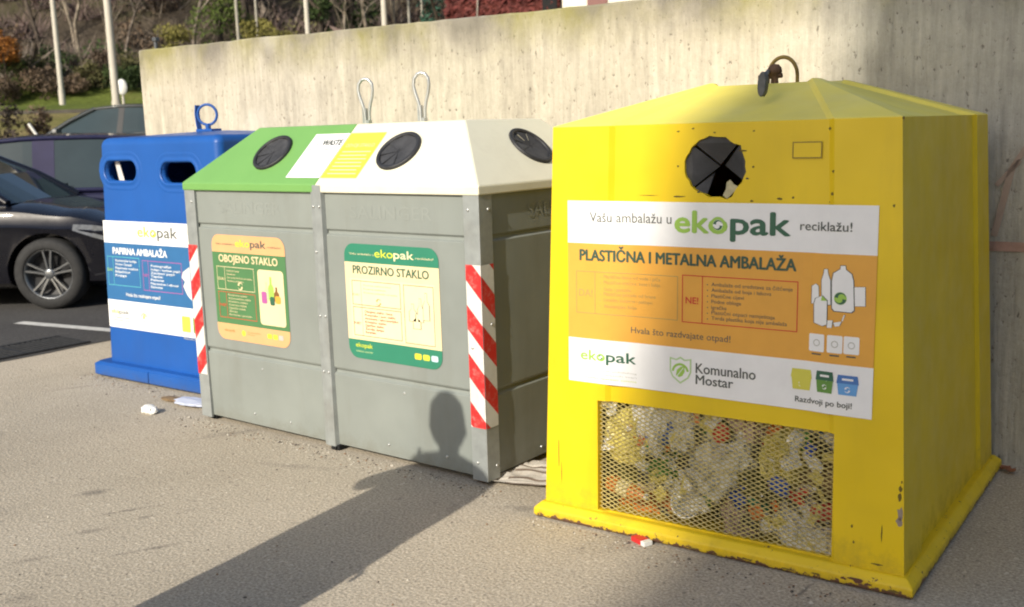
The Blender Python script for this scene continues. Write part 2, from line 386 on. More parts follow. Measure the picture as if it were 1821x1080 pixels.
def asphalt(name, c0, c1, speck, dark, stains=()):
    m, nt, b = new_mat(name)
    big = noise_n(nt, 0.55, 5, 0.6); c = ramp(nt, big.outputs[0], [(0.32, c0), (0.68, c1)]).outputs[0]
    fine = noise_n(nt, 95, 3, 0.7); fr = ramp(nt, fine.outputs[0], [(0.3, 0.55), (0.5, 1.0), (0.72, 1.5)])
    c = mix(nt, 1.0, c, fr.outputs[0], 'MULTIPLY')
    tc = N(nt, 'ShaderNodeTexCoord'); vo = N(nt, 'ShaderNodeTexVoronoi'); vo.inputs['Scale'].default_value = 75; nt.links.new(tc.outputs['Object'], vo.inputs['Vector'])
    vr = ramp(nt, vo.outputs['Color'], [(0.86, 0.0), (0.93, 0.5)]); c = mix(nt, vr.outputs[0], c, speck)
    vr2 = ramp(nt, vo.outputs['Color'], [(0.05, 0.45), (0.14, 0.0)]); c = mix(nt, vr2.outputs[0], c, dark)
    st = noise_n(nt, 1.7, 6, 0.62); sr = ramp(nt, st.outputs[0], [(0.6, 0.0), (0.75, 0.4)]); c = mix(nt, sr.outputs[0], c, dark)
    wob = noise_n(nt, 11, 5, 0.65)
    for x, y, rz, a, b2, am in stains:
        mp = N(nt, 'ShaderNodeMapping', vector_type='TEXTURE'); mp.inputs['Location'].default_value = (x, y, 0); mp.inputs['Rotation'].default_value = (0, 0, rz); mp.inputs['Scale'].default_value = (a, b2, 1)
        nt.links.new(tc.outputs['Object'], mp.inputs[0]); ln = N(nt, 'ShaderNodeVectorMath', operation='LENGTH'); nt.links.new(mp.outputs[0], ln.inputs[0])
        f_ = math_n(nt, 'ADD', ln.outputs['Value'], math_n(nt, 'MULTIPLY', wob.outputs[0], 1.6)); sr2 = ramp(nt, math_n(nt, 'MULTIPLY', f_, 0.5), [(0.45, am), (0.8, 0.0)]); c = mix(nt, sr2.outputs[0], c, dark)
    nt.links.new(c, b.inputs['Base Color']); b.inputs['Roughness'].default_value = 0.92; b.inputs['Specular IOR Level'].default_value = 0.25
    h = N(nt, 'ShaderNodeMath', operation='ADD'); nt.links.new(vo.outputs['Distance'], h.inputs[0]); nt.links.new(fine.outputs[0], h.inputs[1])
    bump(nt, b, h.outputs[0], 0.5, 0.004)
    return m
STAINS = []
for px, py, a, b_, am in ((165, 876, 0.12, 0.06, 0.6), (228, 908, 0.2, 0.025, 0.55), (258, 920, 0.06, 0.03, 0.5), (160, 945, 0.14, 0.035, 0.45), (268, 976, 0.22, 0.022, 0.55), (60, 995, 0.12, 0.03, 0.4), (335, 908, 0.05, 0.03, 0.35), (130, 690, 0.3, 0.035, 0.35), (320, 690, 0.25, 0.06, 0.3), (420, 770, 0.3, 0.08, 0.4), (530, 830, 0.35, 0.05, 0.3), (930, 905, 0.16, 0.06, 0.4), (30, 1065, 0.1, 0.06, 0.35), (1430, 1050, 0.012, 0.12, 0.7)):
    q_ = gnd(px, py); STAINS.append((q_.x, q_.y, radians(62 if px < 500 else 20 if px < 1000 else 0), a, b_, am))
M_ASPH = asphalt('worn pale asphalt', (0.35, 0.305, 0.235), (0.45, 0.395, 0.31), (0.64, 0.58, 0.47), (0.13, 0.115, 0.1), STAINS)
M_ASPD = asphalt('darker asphalt', (0.055, 0.052, 0.05), (0.075, 0.072, 0.068), (0.16, 0.16, 0.15), (0.03, 0.03, 0.03))

mb = MB(); n_ = 24
gv = []
for i in range(n_ + 1):
    for j in range(n_ + 1):
        x, y = spt(-60 + 73.2 * i / n_, -70 + 150 * j / n_); gv.append((x, y, 0))
mb.add(gv, [(i * (n_ + 1) + j, i * (n_ + 1) + j + 1, (i + 1) * (n_ + 1) + j + 1, (i + 1) * (n_ + 1) + j) for i in range(n_) for j in range(n_)])
structure(mb.build('ground', M_ASPH))
# darker asphalt of the parking lane with a ragged edge, a sheet 4 mm up
mb = MB(); e = []
for k in range(90):
    y = -6 + k * 0.24; e.append((-4.66 + 0.05 * noise.noise(Vec((y * 1.6, 0, 3))) + 0.025 * noise.noise(Vec((y * 7, 0, 3))), y, 0.004))
for a, b_ in zip(e, e[1:]): mb.quad(a, b_, (-13, b_[1], 0.004), (-13, a[1], 0.004))
structure(mb.build('parking_lane', M_ASPD))
mb = MB()
a, b_ = gnd(33, 575), gnd(230, 591.5); d = (b_ - a).normalized(); nrm = Vec((-d.y, d.x, 0)) * 0.055
mb.quad(*[Vec((p.x, p.y, 0.008)) for p in (a - nrm, b_ - nrm, b_ + nrm, a + nrm)])
structure(mb.build('parking_line', mat('worn line paint', (0.55, 0.54, 0.5), 0.7, dirt=(0.16, 0.15, 0.14), dirt_amt=0.9, dirt_scale=14)))
strip('parking_ground', 13.2, 18.5, 6, -60, 70, 20, M_ASPD)

def mat_ground(name, cols, scale=0.8, bmp=0.6):
    m, nt, b = new_mat(name)
    c = ramp(nt, noise_n(nt, scale, 6, 0.65).outputs[0], cols).outputs[0]
    f = noise_n(nt, 9, 6, 0.75); fr = ramp(nt, f.outputs[0], [(0.3, 0.45), (0.7, 1.5)])
    c = mix(nt, 1.0, c, fr.outputs[0], 'MULTIPLY')
    nt.links.new(c, b.inputs['Base Color']); b.inputs['Roughness'].default_value = 0.95; b.inputs['Specular IOR Level'].default_value = 0.1
    bump(nt, b, f.outputs[0], bmp, 0.15); return m
M_GRASSLO = mat_ground('thin yellowed grass', [(0.35, (0.27, 0.21, 0.1)), (0.55, (0.18, 0.17, 0.055)), (0.72, (0.25, 0.205, 0.09))], 0.35)
M_GRASSHI = mat_ground('green grass', [(0.3, (0.09, 0.12, 0.025)), (0.6, (0.13, 0.16, 0.035)), (0.75, (0.17, 0.16, 0.06))], 0.4)
M_HILL = mat_ground('leaf litter hillside', [(0.3, (0.075, 0.062, 0.045)), (0.5, (0.12, 0.095, 0.068)), (0.62, (0.085, 0.085, 0.04)), (0.75, (0.15, 0.12, 0.088))], 0.16, 1.0)
strip('grass_slope', 18.5, 30, 12, -60, 70, 40, M_GRASSLO)
strip('grass_bank', 30.3, 41, 10, -60, 70, 40, M_GRASSHI)
strip('hillside', 41, 150, 60, -110, 130, 80, M_HILL)
# thin dark kerb between the two grass strips
mb = MB()
for k in range(40):
    t0, t1 = -40 + k * 2.5, -40 + (k + 1) * 2.5 - 0.03
    (x0, y0), (x1, y1), (x2, y2), (x3, y3) = spt(30, t0), spt(30, t1), spt(30.3, t1), spt(30.3, t0); z = terr(x0, y0)
    lo = [Vec((x0, y0, z - 0.2)), Vec((x1, y1, z - 0.2)), Vec((x2, y2, z - 0.2)), Vec((x3, y3, z - 0.2))]
    mb.loft([lo, [v + Vec((0, 0, 0.3)) for v in lo]])
structure(mb.build('kerb', mat('dark kerb stone', (0.07, 0.062, 0.05), 0.9, var=0.4, scale=2)))

# concrete retaining wall: board-marked, stained, moss at its head
def mat_concrete():
    m, nt, b = new_mat('board marked concrete')
    c = ramp(nt, noise_n(nt, 0.8, 5, 0.6).outputs[0], [(0.3, (0.42, 0.38, 0.3)), (0.7, (0.52, 0.475, 0.38))]).outputs[0]
    vs = noise_n(nt, 7, 6, 0.65, stretch=(1, 1, 0.06)); vr = ramp(nt, vs.outputs[0], [(0.3, 0.84), (0.5, 1.02), (0.7, 1.1)]); c = mix(nt, 1.0, c, vr.outputs[0], 'MULTIPLY')
    vs2 = noise_n(nt, 26, 4, 0.7, stretch=(1, 1, 0.08)); vr2 = ramp(nt, vs2.outputs[0], [(0.35, 0.84), (0.65, 1.1)]); c = mix(nt, 1.0, c, vr2.outputs[0], 'MULTIPLY')
    mo = noise_n(nt, 16, 6, 0.7, stretch=(1, 1, 0.5)); mor = ramp(nt, mo.outputs[0], [(0.3, 0.84), (0.5, 1.0), (0.7, 1.1)]); c = mix(nt, 1.0, c, mor.outputs[0], 'MULTIPLY')
    pit = noise_n(nt, 40, 3, 0.6, stretch=(1, 1, 0.6)); pr = ramp(nt, pit.outputs[0], [(0.3, 0.8), (0.385, 0.0)]); c = mix(nt, pr.outputs[0], c, (0.13, 0.11, 0.085))
    big = noise_n(nt, 1.3, 6, 0.7, stretch=(1, 1, 0.35)); br_ = ramp(nt, big.outputs[0], [(0.55, 0.0), (0.75, 0.22)]); c = mix(nt, br_.outputs[0], c, (0.27, 0.24, 0.18))
    tc = N(nt, 'ShaderNodeTexCoord'); sp = N(nt, 'ShaderNodeSeparateXYZ'); nt.links.new(tc.outputs['Object'], sp.inputs[0])
    mr = N(nt, 'ShaderNodeMapRange'); nt.links.new(sp.outputs[2], mr.inputs[0])
    for i, v in ((1, 1.75), (2, 2.24), (3, 0.0), (4, 1.0)): mr.inputs[i].default_value = v
    ms = noise_n(nt, 2.3, 7, 0.7, stretch=(1, 1, 0.5)); mm = math_n(nt, 'MULTIPLY', mr.outputs[0], ms.outputs[0]); mf = ramp(nt, mm, [(0.2, 0.0), (0.5, 0.9)])
    mc = ramp(nt, noise_n(nt, 1.4, 4).outputs[0], [(0.42, (0.17, 0.155, 0.125)), (0.58, (0.24, 0.22, 0.08))])
    c = mix(nt, mf.outputs[0], c, mc.outputs[0])
    # a few pale repair patches
    pa = noise_n(nt, 1.1, 2, 0.4); pf = ramp(nt, pa.outputs[0], [(0.66, 0.0), (0.7, 0.35)]); c = mix(nt, pf.outputs[0], c, (0.58, 0.54, 0.45))
    # greyer, cooler tint fading in towards the right
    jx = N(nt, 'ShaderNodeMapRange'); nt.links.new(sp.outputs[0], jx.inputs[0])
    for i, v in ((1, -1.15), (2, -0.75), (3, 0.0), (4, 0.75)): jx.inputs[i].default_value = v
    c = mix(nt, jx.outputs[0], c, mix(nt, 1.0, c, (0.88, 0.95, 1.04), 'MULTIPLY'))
    nt.links.new(c, b.inputs['Base Color']); b.inputs['Roughness'].default_value = 0.92; b.inputs['Specular IOR Level'].default_value = 0.2
    h = math_n(nt, 'ADD', vs2.outputs[0], pit.outputs[0]); bump(nt, b, h, 0.55, 0.012)
    return m
WA = radians(1.0)
def wallp(x, off, z): return (1.87 + x * cos(WA) - off * -sin(WA), 1.5 + x * sin(WA) + off * cos(WA), z)
wall_root = Vec((1.87, 1.5, 0))
mb = MB(); rings = []
xs = [-6.4 + 0.1 * i for i in range(115)]
for x in xs:
    zt = 2.2 - 0.0118 * (x + 2.04) + 0.012 * noise.noise(Vec((x * 1.7, 0, 0))) + 0.006 * noise.noise(Vec((x * 9, 0, 5)))
    j = 0.004 * noise.noise(Vec((x * 3, 2, 0)))
    rings.append([Vec((x, j, -0.05)), Vec((x, j, zt - 0.012)), Vec((x, 0.012 + j, zt)), Vec((x, 0.26, zt)), Vec((x, 0.27, -0.05))])
mb.loft(rings)
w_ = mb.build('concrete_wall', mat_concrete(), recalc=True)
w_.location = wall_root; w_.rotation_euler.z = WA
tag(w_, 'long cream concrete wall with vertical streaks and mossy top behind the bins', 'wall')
# faded red sprayed stripe and scrawl on the wall, right of the yellow bin
M_SPRAY = mat('faded red spray paint', (0.38, 0.24, 0.19), 0.9, var=0.2, scale=20, dirt=(0.36, 0.31, 0.25), dirt_amt=0.9, dirt_scale=16)
wsh = Sheet(w_, (0, 0, 0), (1, 0, 0), (0, 0, 1))
a, b_ = wsh.q(1762, 434), wsh.q(1840, 441); wsh.rect(a[0] - 0.3, b[0] if False else b_[0] + 1.5, a[1] - 0.03, a[1] + 0.012, M_SPRAY, 0.006)
for k, (p0, p1, wd) in enumerate((((1768, 420), (1800, 300), 0.014), ((1800, 300), (1826, 262), 0.012), ((1772, 330), (1815, 285), 0.01))):
    (u0, v0), (u1, v1) = wsh.q(*p0), wsh.q(*p1); dd = Vec((u1 - u0, v1 - v0)).normalized(); px_, py_ = -dd.y * wd, dd.x * wd
    wsh.poly([(u0 + px_, v0 + py_), (u0 - px_, v0 - py_), (u1 - px_, v1 - py_), (u1 + px_, v1 + py_)], mat('fainter red spray paint', (0.38, 0.29, 0.23), 0.9, var=0.1, scale=20, dirt=(0.37, 0.32, 0.26), dirt_amt=1.0, dirt_scale=22), 0.006)
wsh.build('graffiti_stripe')

# ------------------------------------------------------------------ yellow steel container
yw, yd, yh, yrh, yri, yrf = 1.29, 1.333, 1.555, 1.707, 0.435, 0.467
ytl, ytr, ytf, ytb = 0.055, 0.064, 0.037, 0.106
REC = 0.014
Y = thing('recycling_container', 'yellow steel hip-roofed recycling bin with mesh window showing plastic rubbish', 'recycling bin', (0.464, -0.098, 0), radians(2.855))
YM = Matrix.Translation(Y.location) @ Matrix.Rotation(Y.rotation_euler.z, 4, 'Z')
def yt(z): return max(0.0, 1 - z / yh)
def yrect(z, ins=0.0):
    t = yt(z); return (-ytl * t + ins, yw + ytr * t - ins, -ytf * t + ins, yd + ytb * t - ins)
def youtline(z, x0, x1, y0, y1, rec, pf=(0.19, 0.165)):
    """24-gon: posts at each corner stand proud of the middle panels"""
    c = [Vec((x0, y0)), Vec((x1, y0)), Vec((x1, y1)), Vec((x0, y1))]; nin = [Vec((0, 1)), Vec((-1, 0)), Vec((0, -1)), Vec((1, 0))]
    out = []
    for i in range(4):
        a, b = c[i], c[(i + 1) % 4]; L = (b - a).length; d = (b - a) / L
        p0, p1 = (pf if i == 0 else (0.13, 0.13) if i == 2 else (0.16, 0.16))
        rw = 0.02 / max(L, 0.3)
        for f, r in ((0, 0), (p0, 0), (p0 + rw, rec), (1 - p1 - rw, rec), (1 - p1, 0)):
            q = a + d * (L * f) + nin[i] * r; out.append(Vec((q.x, q.y, z)))
    return out
rings = [youtline(0.05, *yrect(0.05), REC), youtline(yh, *yrect(yh), REC)]
top = youtline(yrh, yri, yw - yri, yrf, yd - yrf, 0.004, (0.03, 0.03))
rr = youtline(yh + 0.004, 0.006, yw - 0.006, 0.006, yd - 0.006, 0.012)
# roof: middle facets sit a little below the corner ribs
def drop(ring, dz): return [Vec((v.x, v.y, v.z - (dz if k % 5 in (2, 3) else 0))) for k, v in enumerate(ring)]
mb = MB(); mb.loft([rings[0], rings[1], drop(rr, 0.012), drop(top, 0.012)], cap0=True, cap1=True)
yb = mb.build('body', M_YEL, Y, recalc=True)
YS = Sheet(Y, (0, 0, yh), (1, 0, 0), (0, 0.0, 1))     # replaced below by the tilted front plane
tilt = Vec((0, ytf / yh, 1)).normalized()
def ybend(u, v):
    return 0.0
YF = Sheet(Y, (0, 0, yh), (1, 0, 0), tilt)
cav = MB(); cav.loft([[Vec((0.0, 0.0, 0.03)), Vec((yw, 0.0, 0.03)), Vec((yw, yd + 0.04, 0.03)), Vec((0, yd + 0.04, 0.03))], [Vec((0.035, 0.035, yh - 0.03)), Vec((yw - 0.035, 0.035, yh - 0.03)), Vec((yw - 0.035, yd - 0.04, yh - 0.03)), Vec((0.035, yd - 0.04, yh - 0.03))]])
# front window opening and the round hole
oTL, oTR, oBL, oBR = [YF.q(*p) for p in ((1069, 713), (1479, 772), (1060, 903), (1481, 998))]
ox0, ox1 = (oTL[0] + oBL[0]) / 2 - 0.004, (oTR[0] + oBR[0]) / 2; oz1 = yh + (oTL[1] + oTR[1]) / 2; oz0 = max(0.072, yh + (oBL[1] + oBR[1]) / 2)
win = MB(); win.box(ox0, ox1, -0.3, 0.3, oz0, oz1)
hu, hv = YF.q(1268, 297); hc = YF.p(hu, hv, 0); HR = 0.116
rnd = random.Random(3)
hol = MB(); hr_ = [HR * (0.985 + 0.035 * rnd.uniform(-1, 1)) * (1.12 if k in (29, 30) else 1.07 if k in (4,) else 1) for k in range(36)]
hol.loft([[Vec((hc.x + hr_[k] * cos(2 * pi * k / 36), yy, hc.z + hr_[k] * 0.92 * sin(2 * pi * k / 36))) for k in range(36)] for yy in (-0.3, 0.3)])
boolean(yb, [cav, win, hol])
# chamfered skirt round the foot
def sk(o, z): x0, x1, y0, y1 = yrect(z); return [Vec((x0 - o, y0 - o, z)), Vec((x1 + o, y0 - o, z)), Vec((x1 + o, y1 + o, z)), Vec((x0 - o, y1 + o, z))]
mb = MB(); mb.loft([sk(-0.03, 0.004), sk(0.03, 0.004), sk(0.036, 0.012), sk(0.036, 0.04), sk(0.012, 0.064), sk(-0.03, 0.066)], cap0=False, cap1=False)
mb.add(sk(-0.02, 0.03), [(0, 1, 2, 3)])
mb.build('base_frame', M_YEL_SK, Y, bevel=0.006)
# expanded metal window
mb = MB(); nx, nz = 27, 25; cw = (ox1 - ox0) / nx; ch = (oz1 - oz0) / nz
def yfront(z, d): return -ytf * yt(z) + REC + d
def strand(p, q, w=0.0011):
    d = Vec((q[0] - p[0], 0, q[1] - p[1])).normalized(); n = Vec((-d.z, 0, d.x)) * w
    A = [Vec((p[0], yfront(p[1], 0.006), p[1])), Vec((q[0], yfront(q[1], 0.006), q[1]))]
    f_ = [A[0] - n, A[1] - n, A[1] + n, A[0] + n]; t = Vec((0, 0.003, 0.0015))
    mb.add(f_ + [v + t for v in f_], [(0, 1, 2, 3), (7, 6, 5, 4), (0, 4, 5, 1), (3, 2, 6, 7)])
for i in range(nx):
    for j in range(nz):
        x0, z0 = ox0 + i * cw, oz0 + j * ch; cx, cz = x0 + cw / 2, z0 + ch / 2
        o = (0.0008 * noise.noise(Vec((i, j, 0))))
        for p, q in (((x0, cz), (cx, z0 + ch)), ((cx, z0 + ch), (x0 + cw, cz)), ((x0, cz), (cx, z0)), ((cx, z0), (x0 + cw, cz))): strand((p[0], p[1] + o), (q[0], q[1] + o))
mb.build('mesh_window', M_MESH, Y)
# torn rubber flaps in the hole
mb = MB(); yy = hc.y + REC + 0.012
def wedge(a0, a1, r, dip, tip):
    n = 8; pts = [Vec((hc.x + tip[0], yy + dip, hc.z + tip[1]))]
    for k in range(n + 1):
        a = radians(a0 + (a1 - a0) * k / n); pts.append(Vec((hc.x + r * 1.05 * cos(a), yy, hc.z + r * 0.97 * sin(a))))
    mb.add(pts + [p + Vec((0, 0.006, 0)) for p in pts], [tuple(range(n + 2)), tuple(range(2 * n + 3, n + 1, -1))] + [(i, (i + 1) % (n + 2), n + 2 + (i + 1) % (n + 2), n + 2 + i) for i in range(n + 2)])
wedge(47, 133, HR, 0.03, (0.004, 0.006)); wedge(138, 222, HR, 0.045, (-0.004, 0.0)); wedge(-28, 43, HR, 0.05, (0.012, 0.002)); wedge(226, 252, HR, 0.05, (-0.025, -0.02))
mb.build('rubber_flap', M_RUB2, Y)
mb = MB(); mb.poly([Vec((hc.x + x, yy - 0.006, hc.z + z)) for x, z in ((0.028, -0.1), (0.045, -0.112), (0.088, -0.07), (0.07, -0.062), (0.056, -0.045), (0.042, -0.055), (0.04, -0.078))])
mb.build('torn_film', mat('dirty clear film', (0.42, 0.38, 0.22), 0.4, var=0.3, scale=30), Y)
# small welded plate, screws, scratches
pl = Sheet(Y, YF.O + YF.N * (-REC), YF.U, YF.V)
a, b_ = pl.q(1412, 254), pl.q(1461, 280)
pl.rect(a[0], b_[0], b_[1], a[1], M_YEL, 0.004); 
DARKSC = flat('bare scratch', (0.14, 0.1, 0.02), 0.8)
pl.frame(a[0] - 0.003, b_[0] + 0.003, b_[1] - 0.003, a[1] + 0.003, 0.004, flat('dirty plate joint', (0.3, 0.21, 0.02)), 0.005)
pl.build('name_plate')
sc = Sheet(Y, YF.O, YF.U, YF.V)
def blot(px, py, w, h, rec=True, m=None):
    u, v = sc.q(px, py); r_ = random.Random(int(px * 7 + py))
    sc.poly([(u + w * cos(k * pi / 5) * r_.uniform(0.5, 1.2), v + h * sin(k * pi / 5) * r_.uniform(0.5, 1.2)) for k in range(10)], m or DARKSC, (-REC if rec else 0) + 0.0012)
for px, py in ((1230, 229), (1268, 236), (1338, 233), (1203, 234), (1203, 296), (1337, 297), (1408, 352), (1334, 358), (1475, 360)): blot(px, py, 0.006, 0.004)
for px, py, w, h in ((1240, 342, 0.008, 0.004), (1326, 318, 0.006, 0.004)): blot(px, py, w, h, True, M_RUB)
for px, py in ((1476, 229), (1482, 305), (1480, 345), (1590, 366), (1607, 210)): blot(px, py, 0.005, 0.006, False)
for px, py, w, h in ((1205, 350, 0.03, 0.003), (1318, 268, 0.018, 0.004), (1150, 348, 0.05, 0.0016), (1385, 354, 0.012, 0.004)): blot(px, py, w, h)
CH = flat('exposed primer', (0.3, 0.24, 0.2), 0.8)
for k, (px, py, w, h) in enumerate(((1602, 870, 0.006, 0.012), (1600, 885, 0.008, 0.014), (1601, 915, 0.012, 0.03), (1599, 928, 0.012, 0.018), (1604, 858, 0.004, 0.006))): blot(px, py, w, h, False, CH if k in (2, 3) else DARKSC)
for px, py, w, h in ((1568, 950, 0.003, 0.03), (1515, 936, 0.004, 0.008), (1518, 964, 0.004, 0.006), (1560, 1004, 0.02, 0.004), (994, 800, 0.0018, 0.07), (999, 840, 0.0016, 0.05), (1015, 660, 0.002, 0.02)): blot(px, py, w, h, False)
SKO = [o for o in Y.children if o.name.startswith('base_frame')][0]
sk2 = Sheet(Y, (0, -ytf - 0.0368 + 0.001, 0.026), (1, 0, 0), (0, 0, 1)); RUSTY = flat('rusty bare patch', (0.12, 0.055, 0.035), 0.85)
r2 = random.Random(9)
for px, py, w, h, m_ in ((1522, 1030, 0.03, 0.012, RUSTY), (1545, 1040, 0.014, 0.006, RUSTY), (1500, 1028, 0.012, 0.005, RUSTY), (1590, 1052, 0.018, 0.006, DARKSC), (1010, 928, 0.012, 0.006, RUSTY), (990, 925, 0.008, 0.007, RUSTY), (975, 922, 0.005, 0.006, DARKSC), (1060, 940, 0.01, 0.004, DARKSC), (1230, 975, 0.02, 0.004, DARKSC), (1330, 995, 0.03, 0.004, DARKSC), (1400, 1012, 0.018, 0.003, DARKSC), (1450, 1020, 0.02, 0.004, DARKSC)):
    u, v = sk2.q(px, py); v = max(-0.012, min(0.012, v))
    sk2.poly([(u + w * cos(k * pi / 6) * r2.uniform(0.5, 1.25), max(-0.013, min(0.0138, v + h * sin(k * pi / 6) * r2.uniform(0.4, 1.3)))) for k in range(12)], m_, 0.0012)
merge_into(SKO, sk2)
merge_into(yb, sc)
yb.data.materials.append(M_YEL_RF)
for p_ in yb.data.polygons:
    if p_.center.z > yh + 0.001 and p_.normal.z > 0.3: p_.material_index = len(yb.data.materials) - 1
# lifting gear on the roof
hb = lambda px, py: YM.inverted() @ hit(px, py, (0, 1, 0), (0, 0.57, 0))
mb = MB(); pts = []
A, B_ = hb(1366, 142), hb(1417, 142); T = hb(1392, 98)
for k in range(21):
    a = pi * k / 20; pts.append(Vec(((A.x + B_.x) / 2 - (B_.x - A.x) / 2 * cos(a), A.y, 1.725 + (T.z - 1.733) * sin(a))))
mb.tube([Vec((A.x, A.y, 1.69))] + pts + [Vec((B_.x, A.y, 1.69))], 0.0075, 8)
mb.build('lifting_bow', M_OLDBRASS, Y)
mb = MB(); K = hb(1381, 128)
Mk = Matrix.Translation((K.x, K.y - 0.02, 1.69))
mb.lathe([(0.0, 0.085), (0.016, 0.082), (0.026, 0.07), (0.029, 0.055), (0.022, 0.045), (0.014, 0.03), (0.016, 0), (0.03, -0.002)], Mk, 16)
mb.tube([Vec((A.x - 0.03, K.y - 0.02, 1.725)), Vec((K.x + 0.03, K.y - 0.02, 1.73))], 0.01, 8)
mb.build('lifting_knob', M_RUST, Y)
mb = MB(); W0 = YM.inverted() @ hit(1357, 150, (0, 1, 0), (0, 0.14, 0))
prof = []
for k in range(24):
    a = 2 * pi * k / 24; prof.append((0.016 * cos(a), 0.038 * sin(a) * (1 if True else 0) + (0.006 if sin(a) > 0 else -0.006)))
Mw = Matrix.Translation((W0.x, W0.y + 0.015, W0.z)) @ Matrix.Rotation(radians(90), 4, 'X') @ Matrix.Rotation(radians(-4), 4, 'Z')
mb.prism(prof, Mw, 0.03)
mb.tube([Vec((W0.x + 0.004, W0.y, W0.z + 0.025)), Vec((A.x, A.y, 1.75))], 0.009, 8)
mb.build('release_lever', M_GMETAL, Y, bevel=0.004)
# big printed sign
def sbend(u, v):
    z = yh + v * tilt.z; xs_ = yrect(z); L = xs_[1] - xs_[0]; f = (u - xs_[0]) / L
    return -REC * 0.8 * smooth(0.192, 0.275, f) * (1 - smooth(0.755, 0.833, f))
LB = Sheet(Y, YF.O + YF.N * 0.002, YF.U, YF.V, sbend)
TL, TR, BL, BR = [LB.q(*p) for p in ((1009, 355), (1566, 368), (1013, 675), (1548, 747))]
u0, u1, v0, v1 = (TL[0] + BL[0]) / 2, (TR[0] + BR[0]) / 2, (BL[1] + BR[1]) / 2, (TL[1] + TR[1]) / 2
va = (LB.q(1012, 429)[1] + LB.q(1562, 458)[1]) / 2; vb = (LB.q(1013, 599)[1] + LB.q(1553, 655)[1]) / 2
LB.rect(u0, u1, va, v1, PWHITE, 0.001); LB.rect(u0, u1, vb, va, POR, 0.001); LB.rect(u0, u1, v0, vb, PWHITE, 0.001)
def P(*a, **k): LB.textpx(*a, **k)
P('Vašu ambalažu u', (1049, 394), (1192, 399), 17, PGR, bold=0.005)
eko_logo(LB, (1197, 412), (1296, 418), (1405, 419), 40, PG, PDG, 0.045)
P('reciklažu!', (1421, 410), (1516, 412), 16, PGR, bold=0.015)
P('PLASTIČNA I METALNA AMBALAŽA', (1031, 463), (1415, 482), 20, flat('title green grey', (0.045, 0.09, 0.06)), bold=0.05)
def fr(p0, p1, m, t=0.003, div=None):
    a, b = LB.q(*p0), LB.q(*p1); LB.frame(a[0], b[0], b[1], a[1], t, m, 0.002)
    if div: x = LB.q(*div)[0]; LB.rect(x, x + t, b[1], a[1], m, 0.002)
fr((1025, 481), (1203, 571), PFAD, 0.0025, (1058, 520)); fr((1211, 489), (1416, 592), PRED, 0.0035, (1246, 530))
P('DA!', (1030, 526), (1054, 527), 12, PFAD); P('NE!', (1217, 540), (1240, 542), 12, PRED, bold=0.03)
for k, (t, r_) in enumerate((('Plastične boce od vode i pića', 1172), ('Plastične vrećice, kese i folije', 1172), ('čaše i posude', 1120), ('Plastične posude od hrane', 1164), ('Limenke, konzerve i poklopci', 1158), ('Aluminijske folije', 1130))):
    P(t, (1074, 495 + k * 10.3), (r_, 501 + k * 10.3), 6, PFAD)
    LB.disc(*LB.q(1068, 493 + k * 10.3), 0.0022, PFAD)
for k, (t, r_) in enumerate((('Ambalaža od sredstava za čišćenje', 1408), ('Ambalaža od boja i lakova', 1370), ('Plastične cijevi', 1321), ('Podne obloge', 1316), ('Igračke', 1290), ('Plastični otpaci namještaja', 1376), ('Tvrda plastika koja nije ambalaža', 1398))):
    P(t, (1263, 510 + k * 10.2), (r_, 510 + k * 10.2 + (r_ - 1263) * 0.06), 6.5, PGR, bold=0.01)
    LB.disc(*LB.q(1256, 507 + k * 10.2), 0.0022, PGR)
P('Hvala što razdvajate otpad!', (1120, 594), (1297, 609), 11, PGR, bold=0.006)
eko_logo(LB, (1033, 640), (1078, 643), (1129, 647), 18, PG, PDG, 0.03)
for k in range(3):
    a, b_ = LB.q(1034, 656 + k * 7), LB.q(1130, 661 + k * 7); LB.text(('za zbrinjavanje ambalažnog', 'otpada i opasnih tvari', 'ovlašteni operater sistema')[k], a[0], b_[0], a[1], 0.006, PLGR if k < 2 else PYG)
shield(LB, (1189, 633), (1227, 686)); P('Komunalno', (1235, 666), (1342, 675), 18, PGR, bold=0.02); P('Mostar', (1235, 685), (1302, 691), 17, PGR, bold=0.02)
bin_icon(LB, (1405, 655), (1442, 696), PBY, PBY); bin_icon(LB, (1450, 659), (1482, 701), PBG, PDG); bin_icon(LB, (1488, 666), (1527, 706), PBB, PBBD)
P('Razdvoji po boji!', (1412, 714), (1515, 728), 10, PGR, bold=0.025)
# pictures of packaging
def pict(pts, m=PWHITE, line=PGR, d=0.0025):
    uv = [LB.q(*p) for p in pts]; c = Vec((sum(p[0] for p in uv) / len(uv), sum(p[1] for p in uv) / len(uv)))
    LB.poly([(c.x + (p[0] - c.x) * 1.05 + 0.0015 * (1 if p[0] > c.x else -1), c.y + (p[1] - c.y) * 1.03) for p in uv], line, d - 0.0006); LB.poly(uv, m, d)
pict([(1443, 509), (1450, 505), (1455, 509), (1456, 540), (1442, 540)], d=0.0024)
pict([(1461, 498), (1465, 486), (1466, 479), (1472, 479), (1473, 487), (1477, 499), (1477, 542), (1461, 542)], d=0.0026)
pict([(1519, 511), (1539, 511), (1539, 545), (1519, 545)], d=0.0024)
pict([(1480, 500), (1483, 486), (1495, 479), (1496, 473), (1504, 473), (1505, 480), (1515, 488), (1518, 500), (1519, 552), (1514, 556), (1484, 553), (1480, 548)], d=0.0032)
pict([(1447, 540), (1450, 531), (1462, 526), (1471, 535), (1470, 577), (1462, 580), (1447, 574)], d=0.0038)
pict([(1469, 570), (1481, 570), (1479, 583), (1471, 583)], d=0.003); pict([(1482, 574), (1497, 572), (1493, 580), (1485, 581)], d=0.003); pict([(1497, 570), (1501, 560), (1503, 561), (1499, 572)], d=0.003)
